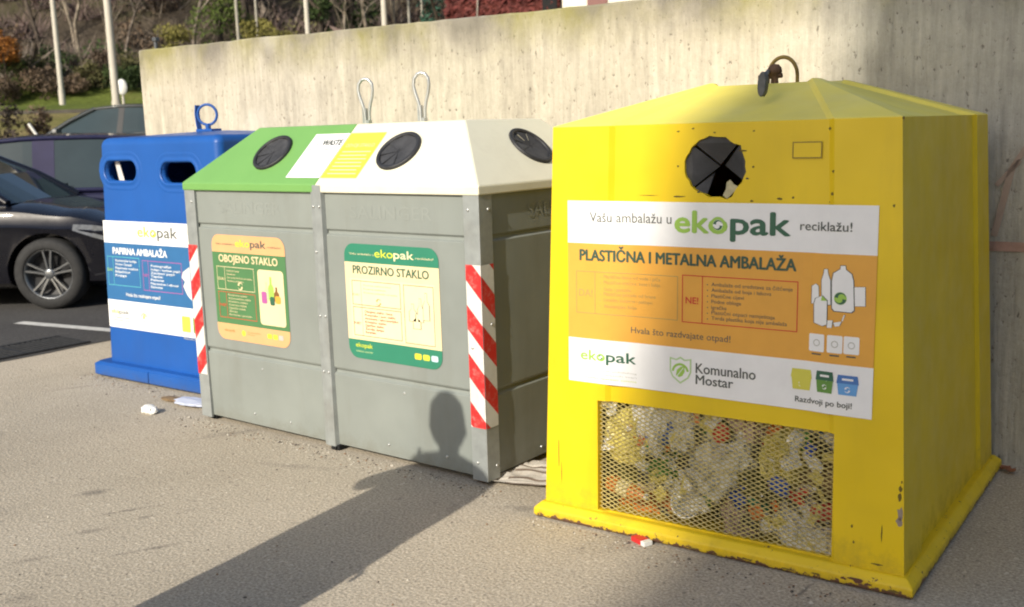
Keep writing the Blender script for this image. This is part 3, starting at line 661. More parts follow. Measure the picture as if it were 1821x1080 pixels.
LB.poly([LB.q(*p) for p in ((1462, 526), (1471, 535), (1460, 535))], PG, 0.0044)
u, v = LB.q(1495, 531); LB.swirl(u, v, 0.021, PDG, 0.0042, PG)
for x in (1438, 1471, 1501):
    a, b_ = LB.q(x, 593 + (x - 1438) * 0.08), LB.q(x + 27, 627 + (x - 1438) * 0.08); LB.rrect(a[0], b_[0], b_[1], a[1], 0.005, PWHITE, 0.0025)
    LB.ring((a[0] + b_[0]) / 2, (a[1] + b_[1]) / 2, 0.009, 0.012, PLGR, 0.003, 12); LB.rect(a[0] + 0.01, b_[0] - 0.01, b_[1] - 0.011, b_[1] - 0.006, PGR, 0.003)
LB.build('information_sign')

# ------------------------------------------------------------------ grey glass container with green and cream lid
GW, GD, GH, GHR, GRF, GRI = 2.075, 1.17, 1.32, 1.603, 0.294, 0.312
G = thing('glass_container', 'grey two-compartment glass bin with half green half cream lid and striped corner posts', 'recycling bin', (-GW, 0, 0))
def gx(x): return x + GW        # measured x (0 at the right corner) to bin x
ZB = 0.03
mb = MB()
# panels: three bands with a pressed groove between them, front, right, left and back
zb = [ZB, 0.405, 0.42, 1.085, 1.105, 1.295]
def gring(z, ins): return [Vec((0.012 + ins, 0.012 + ins, z)), Vec((GW - 0.012 - ins, 0.012 + ins, z)), Vec((GW - 0.012 - ins, GD - 0.012 - ins, z)), Vec((0.012 + ins, GD - 0.012 - ins, z))]
mb.loft([gring(ZB, 0.004), gring(0.392, 0.0), gring(0.402, 0.012), gring(0.412, 0.014), gring(0.42, 0.004), gring(0.428, 0.0),
         gring(1.078, 0.0), gring(1.086, 0.012), gring(1.098, 0.014), gring(1.108, 0.003), gring(1.3, 0.003)])
gb = mb.build('body', M_GRAY, G, bevel=0.003)
# faint raised lettering, rivets
gs = Sheet(G, (0, 0.0145, 0), (1, 0, 0), (0, 0, 1))
M_GRL = mat('raised grey lettering', (0.242, 0.262, 0.24), 0.5, var=0.08)
for xa, xb in ((-0.80, -0.28), (-1.80, -1.30)):
    gs.text('SALINGER', gx(xa), gx(xb), 1.165, 0.06, M_GRL, 0.01, 0.0006)
def rivets(sheet, pts, r=0.0075, m=M_GALV):
    for x, z in pts:
        c = sheet.p(x, z, 0); Mx = Matrix.Translation(c) @ sheet.N.to_track_quat('Z', 'Y').to_matrix().to_4x4()
        sheet.mb.lathe([(r, -0.002), (r * 0.95, 0.002), (r * 0.5, 0.005), (0, 0.0055)], Mx, 10, sheet.mi(m))
gsr = Sheet(G, (GW - 0.014, 0, 0), (0, 1, 0), (0, 0, 1))
rivets(gs, [(gx(-1.53), 0.345), (gx(-0.5), 0.355), (gx(-1.62), 0.09), (gx(-1.33), 0.085), (gx(-0.62), 0.085), (gx(-0.25), 0.09)])
rivets(gsr, [(0.42, 0.07), (0.75, 0.07)])
gsr.text('SALINGER', 0.36, 0.84, 1.165, 0.06, mat('raised dull lettering', (0.23, 0.25, 0.23), 0.5, var=0.08), 0.01, 0.002)
merge_into(gb, gs); merge_into(gb, gsr)
# posts
def post(x0, x1, y0, y1, name='corner_post', zt=1.325):
    m_ = MB(); m_.box(x0, x1, y0, y1, 0.02, zt); return m_.build(name, M_STEEL, G, bevel=0.006, seg=2)
PW = 0.088
def lpost(cx, cy, sx, sy):
    """angle iron: two legs meeting at the outer corner"""
    m_ = MB(); t = 0.016
    pts = [(0, 0), (PW, 0), (PW, t), (t, t), (t, PW), (0, PW)]
    q = [(cx + sx * a, cy + sy * b) for a, b in pts]
    m_.loft([[Vec((x, y, 0.018)) for x, y in q], [Vec((x, y, 1.322)) for x, y in q]])
    return m_.build('corner_post', M_STEEL, G, recalc=True, bevel=0.002)
pfl = lpost(0, 0, 1, 1); pfr = lpost(GW, 0, -1, 1); lpost(0, GD, 1, -1); lpost(GW, GD, -1, -1)
mp_ = MB(); xm = gx(-1.008)
mp_.loft([[Vec((xm - 0.04, 0.02, z)), Vec((xm - 0.04, -0.004, z)), Vec((xm - 0.012, -0.008, z)), Vec((xm + 0.034, -0.008, z)), Vec((xm + 0.042, 0.02, z))] for z in (0.02, 1.318)])
mpo = mp_.build('middle_post', M_STEEL, G, recalc=True, bevel=0.002)
ps = Sheet(G, (0, -0.009, 0), (1, 0, 0), (0, 0, 1))
rivets(ps, [(xm - 0.02, 1.215), (xm + 0.022, 1.215), (xm - 0.018, 0.68), (xm + 0.02, 0.68), (xm - 0.016, 0.4), (xm + 0.02, 0.4), (xm - 0.016, 0.995)], 0.008); merge_into(mpo, ps)
ps = Sheet(G, (0, -0.001, 0), (1, 0, 0), (0, 0, 1)); rivets(ps, [(gx(-0.06), 1.22), (gx(-0.06), 0.62), (gx(-0.055), 0.1)], 0.008); merge_into(pfr, ps)
ps = Sheet(G, (GW + 0.001, 0, 0), (0, 1, 0), (0, 0, 1)); rivets(ps, [(0.062, 1.22), (0.062, 0.72), (0.066, 0.08)], 0.008); merge_into(pfr, ps)
ps = Sheet(G, (0, -0.001, 0), (1, 0, 0), (0, 0, 1)); rivets(ps, [(0.06, 1.22)], 0.008); merge_into(pfl, ps)
# red and white hazard tape round the front posts
M_TRED = mat('reflective red tape', (0.6, 0.025, 0.025), 0.35, var=0.1, dirt=(0.5, 0.4, 0.35), dirt_amt=0.5, dirt_scale=25)
M_TWHI = mat('reflective white tape', (0.66, 0.65, 0.6), 0.35, var=0.06, dirt=(0.5, 0.49, 0.45), dirt_amt=0.6, dirt_scale=18)
def tape(cx, sgn, z0, z1, ph, name, right):
    """stripes slope down to the right over the front leg and on round the corner"""
    m_ = MB(); mats_ = [M_TWHI, M_TRED]; w = PW - 0.004; per = 0.215
    def put(f, face):
        m_.poly([face(u, v) for u, v in f[0]], f[1])
    def stripes(u0, u1, face, slope):
        # white ground, then red bands clipped to the strip
        put(([(u0, z0), (u1, z0), (u1, z1), (u0, z1)], 0), lambda u, v: face(u, v, 0))
        k = -4
        for k in range(-6, 14):
            zc = z0 + ph + k * per
            q = [(u0, zc - slope * u0), (u1, zc - slope * u1), (u1, zc + per * 0.5 - slope * u1), (u0, zc + per * 0.5 - slope * u0)]
            q2 = []
            for (a, b), (c, d) in zip(q, q[1:] + q[:1]):      # clip to z0..z1
                q2.append((a, b))
            lo = [(a, max(z0 + 0.006, min(z1, b))) for a, b in q]
            if max(b for a, b in lo) - min(b for a, b in lo) > 0.004:
                pts = []
                N_ = 12
                bot = [(u0 + (u1 - u0) * i / N_, zc - slope * (u0 + (u1 - u0) * i / N_)) for i in range(N_ + 1)]
                for i in range(N_):
                    (a, b), (c, d) = bot[i], bot[i + 1]
                    B0, B1, T0, T1 = [max(z0, min(z1, t)) for t in (b, d, b + per * 0.5, d + per * 0.5)]
                    if T0 - B0 < 1e-4 and T1 - B1 < 1e-4: continue
                    put(([(a, B0), (c, B1), (c, T1), (a, T0)], 1), lambda u, v: face(u, v, 1))
    ed = 0.002
    stripes(0, w, lambda u, v, l: Vec((cx + (u if not right else -w + u), -0.0015 - 0.0008 * l, v)), 1.05)
    if right: stripes(w, 2 * w, lambda u, v, l: Vec((cx + 0.0015 + 0.0008 * l, u - w, v)), 1.05)
    else: stripes(-w, 0, lambda u, v, l: Vec((cx - 0.0015 - 0.0008 * l, -u, v)), -1.05)
    return m_.build(name, mats_, G)
tape(GW, 1, 0.262, 0.985, 0.225, 'hazard_tape', True)
# the left post's tape slopes the other way
def tape_left():
    m_ = MB(); z0, z1 = 0.262, 0.985; per = 0.215
    for l, face in ((0, lambda u, v, d: Vec((u, -0.0015 - d, v))), (1, lambda u, v, d: Vec((-0.0015 - d, u, v)))):
        a, b = 0.0, PW - 0.006
        m_.poly([face(u, v, 0) for u, v in ((a, z0), (b, z0), (b, z1), (a, z1))], 0)
        for k in range(-2, 6):
            for i in range(12):
                ua, ub = a + (b - a) * i / 12, a + (b - a) * (i + 1) / 12; s_ = 1.05 if l == 0 else -1.05
                zs = [max(z0, min(z1, z0 - 0.02 + k * per + s_ * t + o)) for t, o in ((ua, 0), (ub, 0), (ub, per * .5), (ua, per * .5))]
                if zs[2] - zs[1] > 1e-4 or zs[3] - zs[0] > 1e-4: m_.poly([face(ua, zs[0], .0008), face(ub, zs[1], .0008), face(ub, zs[2], .0008), face(ua, zs[3], .0008)], 1)
    # loose torn flap of tape
    m_.poly([Vec((-0.002, -0.004, z)) + Vec((x, -0.02 * abs(x) * 10, 0)) for x, z in ((0, 0.86), (-0.05, 0.83), (-0.062, 0.80), (-0.04, 0.775), (-0.055, 0.75), (-0.03, 0.70), (0, 0.67))], 0)
    m_.build('hazard_tape', [M_TWHI, M_TRED], G)
tape_left()
# lid: two halves over a hip
def lid(x0, x1, hip0, hip1, m, name):
    m_ = MB(); o = 0.006; zl = 1.282
    a0, a1 = x0, x1; y0, y1 = -o, GD + o
    r0, r1 = (x0 + GRI if hip0 else x0), (x1 - GRI if hip1 else x1)
    lo = [Vec((a0, y0, zl)), Vec((a1, y0, zl)), Vec((a1, y1, zl)), Vec((a0, y1, zl))]
    mi_ = [v + Vec((0, 0, 1.322 - zl)) for v in lo]
    hi = [Vec((r0, GRF, GHR)), Vec((r1, GRF, GHR)), Vec((r1, GD - GRF, GHR)), Vec((r0, GD - GRF, GHR))]
    m_.loft([lo, mi_, hi]); return m_.build(name, m, G, recalc=True, bevel=0.006, seg=2)
xs_ = gx(-1.012)
lid(-0.006, xs_ - 0.0015, True, False, M_GREEN, 'green_lid'); lid(xs_ + 0.0015, GW + 0.006, False, True, M_CREAM, 'cream_lid')
# inlets with black rubber flaps
sl_f = Vec((0, GRF + 0.006, GHR - 1.322)).normalized(); sl_r = Vec((-GRI - 0.006, 0, GHR - 1.322)).normalized()
LF = Sheet(G, (0, -0.006, 1.322), (1, 0, 0), sl_f); LR = Sheet(G, (GW + 0.006, 0, 1.322), (0, 1, 0), sl_r)
def inlet(sheet, u, v, r, name='rubber_inlet'):
    c = sheet.p(u, v, 0); Mx = Matrix.Translation(c) @ Matrix((( sheet.U.x, sheet.V.x, sheet.N.x), (sheet.U.y, sheet.V.y, sheet.N.y), (sheet.U.z, sheet.V.z, sheet.N.z))).to_4x4()
    m_ = MB(); m_.lathe([(r, 0.0), (r, 0.012), (r * 0.97, 0.016), (r * 0.86, 0.016), (r * 0.83, 0.012), (r * 0.83, 0.004)], Mx, 40, 0)
    m_.lathe([(r * 0.84, 0.0025), (0, 0.0025)], Mx, 24, 0)
    k = 8
    for i in range(k):
        a0, a1 = 2 * pi * i / k + 0.3, 2 * pi * (i + 1) / k + 0.3; tw = 0.0035
        pts = [Mx @ Vec((0.004 * cos((a0 + a1) / 2), 0.004 * sin((a0 + a1) / 2), 0.0035))]
        for j in range(7):
            a = a0 + (a1 - a0) * j / 6; rr_ = r * 0.85; pts.append(Mx @ Vec((rr_ * cos(a), rr_ * sin(a), 0.0065 + tw * (1 if j > 3 else -0.3))))
        m_.add(pts, [tuple(range(8))], 1)
    return m_.build(name, [M_RUB, M_RUB2], G)
IR = 0.119
for px, py in ((486, 273), (710, 270)):
    u, v = LF.q(px, py); inlet(LF, u, v, IR)
u, v = LR.q(943, 261); inlet(LR, u, v, IR)
u, v = gx(-1.494), LF.q(486, 273)[1]
# two stickers on the lid
ST = Sheet(G, LF.O + LF.N * 0.001, LF.U, LF.V)
a = [ST.q(*p) for p in ((562, 240), (618, 237), (575, 316), (508, 317))]; w_u0 = (a[0][0] + a[3][0]) / 2; w_u1 = (a[1][0] + a[2][0]) / 2; w_v0 = (a[2][1] + a[3][1]) / 2; w_v1 = (a[0][1] + a[1][1]) / 2
ST.rect(w_u0, w_u1, w_v0, w_v1, PWHITE, 0.001)
h_ = w_v1 - w_v0; w = w_u1 - w_u0
ST.text('WASTE', w_u0 + 0.38 * w, w_u1 - 0.05 * w, w_v1 - 0.27 * h_, 0.13 * h_, PGR, 0.05); ST.ring(w_u0 + 0.2 * w, w_v1 - 0.3 * h_, 0.02, 0.026, PCREAM, 0.002, 16)
ST.text('STAKLENA AMBALAŽA', w_u0 + 0.3 * w, w_u1 - 0.2 * w, w_v1 - 0.4 * h_, 0.05 * h_, PLGR)
for k in range(6): ST.rect(w_u0 + 0.08 * w, w_u1 - (0.1 + 0.06 * (k % 3)) * w, w_v1 - (0.52 + 0.075 * k) * h_, w_v1 - (0.50 + 0.075 * k) * h_, PLGR, 0.002)
ST.build('notice_sticker')
ST = Sheet(G, LF.O + LF.N * 0.001, LF.U, LF.V)
y0_, y1_ = w_u1 + 0.006, w_u1 + 0.006 + w * 0.98
ST.rect(y0_, y1_, w_v0, w_v1, PYG, 0.001)
for k in range(7): ST.rect(y0_ + 0.12 * w, y1_ - (0.08 + 0.05 * (k % 2)) * w, w_v1 - (0.44 + 0.08 * k) * h_, w_v1 - (0.42 + 0.08 * k) * h_, PLY, 0.002)
ST.text('ODVOJI STAKLO', y0_ + 0.1 * w, y1_ - 0.1 * w, w_v1 - 0.32 * h_, 0.07 * h_, PLY)
ST.build('notice_sticker')
# lifting loops on the ridge
def loop(x, h, lean):
    m_ = MB(); y = 0.6; pts = []
    for k in range(31):
        t = -1 + 2 * k / 30; ww = 0.034 * sqrt(max(0, 1 - max(0, (abs(t) * -1 + 1) - 0.0) ** 2)) if False else 0
    path = [(-0.006, 0.0), (-0.008, 0.06), (-0.016, 0.1), (-0.028, 0.14), (-0.034, 0.175), (-0.03, 0.205), (-0.016, 0.226), (0, 0.232), (0.016, 0.226), (0.03, 0.205), (0.034, 0.175), (0.03, 0.14), (0.02, 0.1), (0.016, 0.06), (0.016, 0.0)]
    m_.tube([Vec((x + (a if b < 0.07 else a * 1.25) + lean * b, y + 0.35 * a, GHR + b * h)) for a, b in path], 0.0085, 8)
    m_.box(x - 0.024, x + 0.002, y - 0.008, y + 0.008, GHR - 0.005, GHR + 0.085)
    m_.box(x + 0.006, x + 0.026, y - 0.012, y + 0.012, GHR - 0.005, GHR + 0.022)
    return m_.build('lifting_loop', M_GALV, G)
loop(gx(-1.252), 1.03, 0.0); loop(gx(-0.852), 1.07, 0.02)
# feet
for x, y in ((gx(-0.985), 0.02), (GW - 0.06, 0.05), (0.06, 0.05), (GW - 0.06, GD - 0.06), (0.06, GD - 0.06)):
    m_ = MB(); m_.box(x - 0.03, x + 0.03, y - 0.02, y + 0.03, 0.0, 0.028); m_.box(x - 0.015, x + 0.015, y - 0.03, y - 0.02, 0.004, 0.022); m_.build('foot', M_RUST if x > 1.5 else M_BLACK, G, bevel=0.003)
# sorting posters
def poster(p0, p1, name, topc, midc, botc, brand_l, brand_r, title, tcol, ycut, ybot, kind):
    sh = Sheet(G, (0, 0.0105, 0), (1, 0, 0), (0, 0, 1)); a, b = sh.q(*p0), sh.q(*p1); u0, u1, v0, v1 = a[0], b[0], b[1], a[1]; w = u1 - u0; h = v1 - v0; r = 0.06
    va, vb = v1 - ycut * h, v0 + ybot * h
    sh.rrect(u0, u1, va, v1, r, topc, 0.001, 'ab'); sh.rect(u0, u1, vb, va, midc, 0.001); sh.rrect(u0, u1, v0, vb, r, botc, 0.001, 'cd')
    U = lambda f: u0 + f * w; Vv = lambda f: v1 - f * h
    sh.text('Vašu ambalažu u', U(0.06), U(0.33), Vv(0.095), 0.018 * h, brand_r, 0.01)
    sh.text('eko', U(0.34), U(0.54), Vv(0.105), 0.068 * h, brand_l, 0.03); sh.text('pak', U(0.545), U(0.755), Vv(0.105), 0.068 * h, brand_r, 0.03); sh.text('reciklažu!', U(0.77), U(0.95), Vv(0.1), 0.018 * h, brand_r, 0.01)
    sh.text(title, U(0.09), U(0.9), Vv(0.255), 0.07 * h, tcol, 0.035 if kind else 0.03)
    return sh, U, Vv, w, h
sh, U, Vv, w, h = poster((375, 416), (518, 621), 'poster', PPEACH, PGRN2, PPEACH, PYG, PGR, 'OBOJENO STAKLO', PCREAM, 0.165, 0.155, True)
sh.frame(U(0.05), U(0.57), Vv(0.52), Vv(0.3), 0.003, PCREAM, 0.002); sh.rect(U(0.16), U(0.165), Vv(0.52), Vv(0.3), PCREAM, 0.002)
sh.frame(U(0.05), U(0.57), Vv(0.79), Vv(0.54), 0.003, PRED, 0.002); sh.rect(U(0.16), U(0.165), Vv(0.79), Vv(0.54), PRED, 0.002)
sh.text('DA!', U(0.065), U(0.15), Vv(0.43), 0.025 * h, PCREAM, 0.02); sh.text('NE!', U(0.065), U(0.15), Vv(0.68), 0.025 * h, PRED, 0.02)
for k, t in enumerate(('Staklene boce', 'Staklenke', 'Sve vrste bočica od stakla', 'Staklena ambalaža')): sh.text(t, U(0.19), U(0.19 + 0.0135 * len(t)), Vv(0.345 + k * 0.032), 0.016 * h, PCREAM, 0.01)
for k, t in enumerate(('Prozorsko staklo', 'Automobilska stakla', 'Kristalno staklo', 'Armirano staklo', 'Optičko staklo', 'Žarulje', 'Keramika i porculan')): sh.text(t, U(0.19), U(0.19 + 0.0165 * len(t)), Vv(0.575 + k * 0.031), 0.017 * h, PCREAM, 0.01)
sh.swirl(U(0.37), Vv(0.475), 0.022, PCREAM, 0.002)
sh.rrect(U(0.62), U(0.96), Vv(0.81), Vv(0.3), 0.02, PCREAM, 0.0018)
def bottle2(sh, x, y0, y1, wd, m, d=0.0026):
    hh = y1 - y0; sh.poly([(x - wd, y0), (x + wd, y0), (x + wd, y0 + .55 * hh), (x + .35 * wd, y0 + .72 * hh), (x + .35 * wd, y1), (x - .35 * wd, y1), (x - .35 * wd, y0 + .72 * hh), (x - wd, y0 + .55 * hh)], m, d)
bottle2(sh, U(0.79), Vv(0.58), Vv(0.36), 0.022, PG); bottle2(sh, U(0.73), Vv(0.57), Vv(0.41), 0.016, PSHG, 0.003); bottle2(sh, U(0.86), Vv(0.58), Vv(0.45), 0.02, PBRO, 0.003)
sh.rrect(U(0.66), U(0.73), Vv(0.61), Vv(0.5), 0.01, PMAG, 0.0034); sh.rrect(U(0.77), U(0.83), Vv(0.62), Vv(0.54), 0.01, PDG, 0.0034); sh.rrect(U(0.84), U(0.91), Vv(0.6), Vv(0.53), 0.01, POR, 0.0034)
sh.text('ekopak', U(0.1), U(0.25), Vv(0.92), 0.025 * h, PFAD, 0.02); shq = (U(0.37), Vv(0.92)); sh.disc(*shq, 0.016, PYG); sh.text('Komunalno', U(0.43), U(0.6), Vv(0.91), 0.014 * h, PFAD); sh.text('Mostar', U(0.43), U(0.53), Vv(0.93), 0.014 * h, PFAD)
for k, m_ in enumerate((PYEL, PYG, PLGR)): sh.rrect(U(0.7 + k * 0.075), U(0.76 + k * 0.075), Vv(0.935), Vv(0.89), 0.006, m_, 0.002)
sh.build('sorting_poster')
sh, U, Vv, w, h = poster((611, 432), (788, 660), 'poster', PTEALG, PCREAM, PTEALG, PYG, PLY, 'PROZIRNO STAKLO', PDG, 0.16, 0.165, False)
sh.rect(U(0.05), U(0.95), Vv(0.815), Vv(0.3), PLY, 0.0015)
sh.frame(U(0.07), U(0.6), Vv(0.53), Vv(0.315), 0.004, PPINK, 0.0022); sh.frame(U(0.07), U(0.6), Vv(0.8), Vv(0.545), 0.004, PPINK, 0.0022); sh.rect(U(0.17), U(0.173), Vv(0.8), Vv(0.315), PPINK, 0.0022)
sh.text('DA!', U(0.08), U(0.15), Vv(0.45), 0.02 * h, PFAD, 0.01); sh.text('NE!', U(0.08), U(0.15), Vv(0.7), 0.022 * h, PRED, 0.015)
for k, t in enumerate(('Prozirne staklene boce', 'Prozirne staklenke', 'Prozirna ambalaža od stakla')): sh.text(t, U(0.2), U(0.2 + 0.0135 * len(t)), Vv(0.36 + k * 0.032), 0.014 * h, PPINK)
for k, t in enumerate(('Obojeno staklo i boce', 'Prozorsko i auto staklo', 'Armirano i laboratorijsko', 'Kristalno staklo', 'Optičko staklo', 'Žarulje, lampe', 'Keramika')): sh.text(t, U(0.2), U(0.2 + 0.0145 * len(t)), Vv(0.59 + k * 0.03), 0.021 * h, PRED, 0.02)
sh.swirl(U(0.36), Vv(0.49), 0.018, PFAD, 0.0022)
sh.frame(U(0.63), U(0.94), Vv(0.81), Vv(0.315), 0.004, PPINK, 0.0022)
for x, y0, y1, wd in ((0.86, 0.6, 0.37, 0.018), (0.8, 0.62, 0.42, 0.016), (0.72, 0.62, 0.47, 0.02), (0.76, 0.68, 0.55, 0.022)):
    bottle2(sh, U(x), Vv(y0), Vv(y1), wd + 0.0035, PGR, 0.0024); bottle2(sh, U(x), Vv(y0) + 0.002, Vv(y1) - 0.002, wd, PLY, 0.0028)
sh.text('ekopak', U(0.08), U(0.27), Vv(0.9), 0.04 * h, PYG, 0.03); sh.text('ovlašteni operater', U(0.08), U(0.27), Vv(0.945), 0.02 * h, PSHG, 0.01)
for k, m_ in enumerate((PYEL, PYG, PSHG if False else flat('swatch pale blue', (0.5, 0.65, 0.72)))): sh.rrect(U(0.72 + k * 0.085), U(0.79 + k * 0.085), Vv(0.935), Vv(0.885), 0.008, m_, 0.002)
sh.build('sorting_poster')

# ------------------------------------------------------------------ blue paper container
BW, BD, BH = 1.2, 0.96, 1.577
Bz = thing('paper_container', 'blue plastic paper bin with two slots and a ring on its roof', 'recycling bin', (-3.53, 0.387, 0), radians(2.22))
def rrect_ring(x0, x1, y0, y1, r, z, n=6):
    pts = []
    for cx, cy, a0 in ((x1 - r, y1 - r, 0), (x0 + r, y1 - r, 90), (x0 + r, y0 + r, 180), (x1 - r, y0 + r, 270)):
        pts += [Vec((cx + r * cos(radians(a0 + 90 * k / n)), cy + r * sin(radians(a0 + 90 * k / n)), z)) for k in range(n + 1)]
    return pts
rings = []
def brect(z): t = 1 - z / BH; e = 0.05 * t; return (-e, BW + e, -e, BD + e)
for z in (0.05, 0.5, 1.0, BH - 0.05):
    rings.append(rrect_ring(*brect(z), 0.05, z))
for k in range(1, 7):
    a = radians(90 * k / 6); ins = 0.05 * (1 - cos(a)); z = BH - 0.05 + 0.05 * sin(a); rings.append(rrect_ring(ins, BW - ins, ins, BD - ins, max(0.012, 0.05 - ins * 0.6), z))
for f in (0.25, 0.6, 0.96): rings.append(rrect_ring(0.07 + f * 0.45, BW - 0.07 - f * 0.45, 0.07 + f * 0.4, BD - 0.07 - f * 0.4, 0.01, BH + 0.028 * f))
mb = MB(); mb.loft(rings, smooth=True); bb = mb.build('body', M_BLUE, Bz, recalc=True)
bt = Vec((0, 0.05 / BH, 1)).normalized(); BF = Sheet(Bz, (0, 0, BH), (1, 0, 0), bt)
s1 = [BF.q(*p) for p in ((181, 284), (244, 325))]; s2 = BF.q(283, 289)
sw, shh = s1[1][0] - s1[0][0], (s1[0][1] - s1[1][1]) * 0.88
slots = [(s1[0][0] + sw / 2 + 0.012, (s1[0][1] + s1[1][1]) / 2), (s2[0] + sw / 2, (s1[0][1] + s1[1][1]) / 2 - 0.012)]
def stadium(u, v, hw, hh, n=8): return [(u + (hw - hh) * sx + hh * cos(radians(a)), v + hh * sin(radians(a))) for sx, a0 in ((1, -90), (-1, 90)) for a in [a0 + 180 * k / n for k in range(n + 1)]]
cuts = []
cv = MB(); cv.box(0.03, BW - 0.03, 0.04, BD - 0.03, 0.1, BH - 0.05); cuts.append(cv)
for u, v in slots:
    c = MB(); o_ = stadium(u, v, sw / 2 - 0.01, shh / 2); c.loft([[BF.p(a, b, 0.1) for a, b in o_], [BF.p(a, b, -0.2) for a, b in o_]]); cuts.append(c)
boolean(bb, cuts)
wnm = bb.modifiers.new('weighted', 'WEIGHTED_NORMAL'); wnm.weight = 100; wnm.keep_sharp = True
bb.data.set_sharp_from_angle(angle=radians(35))
for u, v in slots:      # moulded rims round the slots
    m_ = MB(); rg = []
    for k_, (gr, d) in enumerate(((0.06, 0.0), (0.05, 0.003), (0.04, 0.0005), (0.022, 0.001), (0.014, 0.006), (0.002, 0.005), (-0.004, -0.03))):
        rg.append([BF.p(a, b, d) for a, b in stadium(u, v, sw / 2 - 0.01 + gr, shh / 2 + gr)])
    m_.loft(rg, 0, True, False, False); m_.build('slot_rim', M_BLUE, Bz)
mb = MB()
u, v = slots[0]; mb.poly([BF.p(u + a, v + b, -0.05) for a, b in ((-0.13, 0.06), (-0.085, 0.065), (-0.03, -0.07), (-0.09, -0.07))])
tag(mb.build('paper_sheet', flat('waste paper', (0.55, 0.53, 0.5))), 'crumpled pale paper sheet stuck in the left slot of the blue bin', 'paper').matrix_world = Matrix.Translation(Bz.location) @ Matrix.Rotation(Bz.rotation_euler.z, 4, 'Z')
# stepped foot
mb = MB()
def bsk(o, z): x0, x1, y0, y1 = brect(z); return rrect_ring(x0 - o, x1 + o, y0 - o, y1 + o, 0.05, z)
mb.loft([bsk(0.07, 0.012), bsk(0.078, 0.02), bsk(0.078, 0.085), bsk(0.055, 0.1), bsk(-0.02, 0.1)], 0, False, True, False)
x_ = BF.q(283, 680)[0]
sk_ = mb.build('foot_skirt', M_BLUE, Bz, recalc=True)
c = MB(); c.box(x_ - 0.004, x_ + 0.004, -0.16, -0.116, 0.0, 0.2); boolean(sk_, [c])
# ring and strap
mb = MB(); rc = Vec((0.517, 0.48, 1.71)); mb.tube([rc + Vec((0.066 * cos(2 * pi * k / 28) * 0.85, 0.066 * cos(2 * pi * k / 28) * 0.5, 0.066 * sin(2 * pi * k / 28))) for k in range(28)], 0.009, 8, closed=True)
mb.tube([Vec((0.517, 0.48, 1.6)), Vec((0.517, 0.48, 1.65))], 0.018, 10); mb.box(0.44, 0.6, 0.44, 0.52, 1.595, 1.618)
mb.build('lifting_ring', M_BLUE, Bz)
mb = MB(); cpts = [(0.425, 1.6), (0.413, 1.66), (0.408, 1.72), (0.418, 1.775)]
for (a, b), (c_, d_) in zip(cpts, cpts[1:]): mb.add([Vec((x, y, z)) for y in (0.462, 0.498) for x, z in ((a, b), (a + 0.008, b), (c_ + 0.008, d_), (c_, d_))], [(0, 1, 2, 3), (7, 6, 5, 4), (0, 4, 5, 1), (2, 6, 7, 3), (1, 5, 6, 2), (0, 3, 7, 4)])
mb.build('lifting_strap', M_BLUE, Bz)
# label
LB = Sheet(Bz, BF.O + BF.N * 0.001, BF.U, BF.V)
a, b_, c_, d_ = [LB.q(*p) for p in ((181, 383), (330, 408), (192, 576), (350, 606))]
u0, u1 = (a[0] + c_[0]) / 2 + 0.015, 1.10; v1, v0 = (a[1] + b_[1]) / 2, (c_[1] + d_[1]) / 2
va = (LB.q(184, 427)[1] + LB.q(330, 444)[1]) / 2; vb = (LB.q(190, 526)[1] + LB.q(340, 555)[1]) / 2
LB.rect(u0, u1, va, v1, PWHITE); LB.rect(u0, u1, vb, va, PBLU); LB.rect(u0, u1, v0, vb, PWHITE)
LB.textpx('Vašu ambalažu u', (197, 406), (241, 412), 8, PLGR, 0.005); eko_logo(LB, (245, 420), (280, 424), (316, 425), 19, PYG, PGR, 0.02)
LB.text('reciklažu!', LB.q(323, 418)[0], LB.q(323, 418)[0] + 0.16, LB.q(323, 418)[1], 0.035, PLGR, 0.01)
LB.textpx('PAPIRNA AMBALAŽA', (201, 448), (298, 462), 12, PWHITE, 0.05)
def fr2(p0, p1, m):
    a, b = LB.q(*p0), LB.q(*p1); LB.frame(a[0], b[0], b[1], a[1], 0.004, m, 0.002); LB.rect(a[0] + 0.06, a[0] + 0.064, b[1], a[1], m, 0.002)
fr2((191, 455), (251, 512), PTEAL); fr2((253, 463), (326, 524), PMAG)
LB.textpx('DA!', (192, 481), (201, 482), 5, PG, 0.03); LB.textpx('NE!', (255, 491), (264, 493), 5, PMAG, 0.03)
for k, (t, r_) in enumerate((('Kartonske kutije', 243), ('Novine i časopisi', 235), ('Papirnate vrećice', 246), ('Bilježnice', 232), ('Knjige', 226))): LB.textpx(t, (206, 464 + k * 6.6), (r_, 465 + k * 6.6 + (r_ - 206) * 0.1), 4, PWHITE, 0.02)
for k, (t, r_) in enumerate((('Fotografije', 305), ('Indigo i karbon papir', 322), ('Zauljeni papir', 313), ('Tapete', 290), ('Pelene', 292), ('Maramice i ubrusi', 318), ('Salvete', 290))): LB.textpx(t, (269, 474 + k * 6.3), (r_, 474 + k * 6.3 + (r_ - 269) * 0.12), 4, PWHITE, 0.02)
LB.textpx('Hvala što razdvajate otpad!', (225, 524), (286, 536), 6, PWHITE, 0.02)
eko_logo(LB, (199, 556), (213, 558), (231, 560), 8, PYG, PGR, 0.02)
for k in range(2): LB.textpx('za zbrinjavanje otpada', (199, 564 + k * 5), (232, 568 + k * 5), 3, PYG)
shield(LB, (250, 550), (263, 575)); LB.textpx('Komunalno', (266, 569), (302, 574), 6, PLGR, 0.01); LB.textpx('Mostar', (266, 577), (289, 581), 6, PLGR, 0.01)
x0_ = LB.q(325, 590)
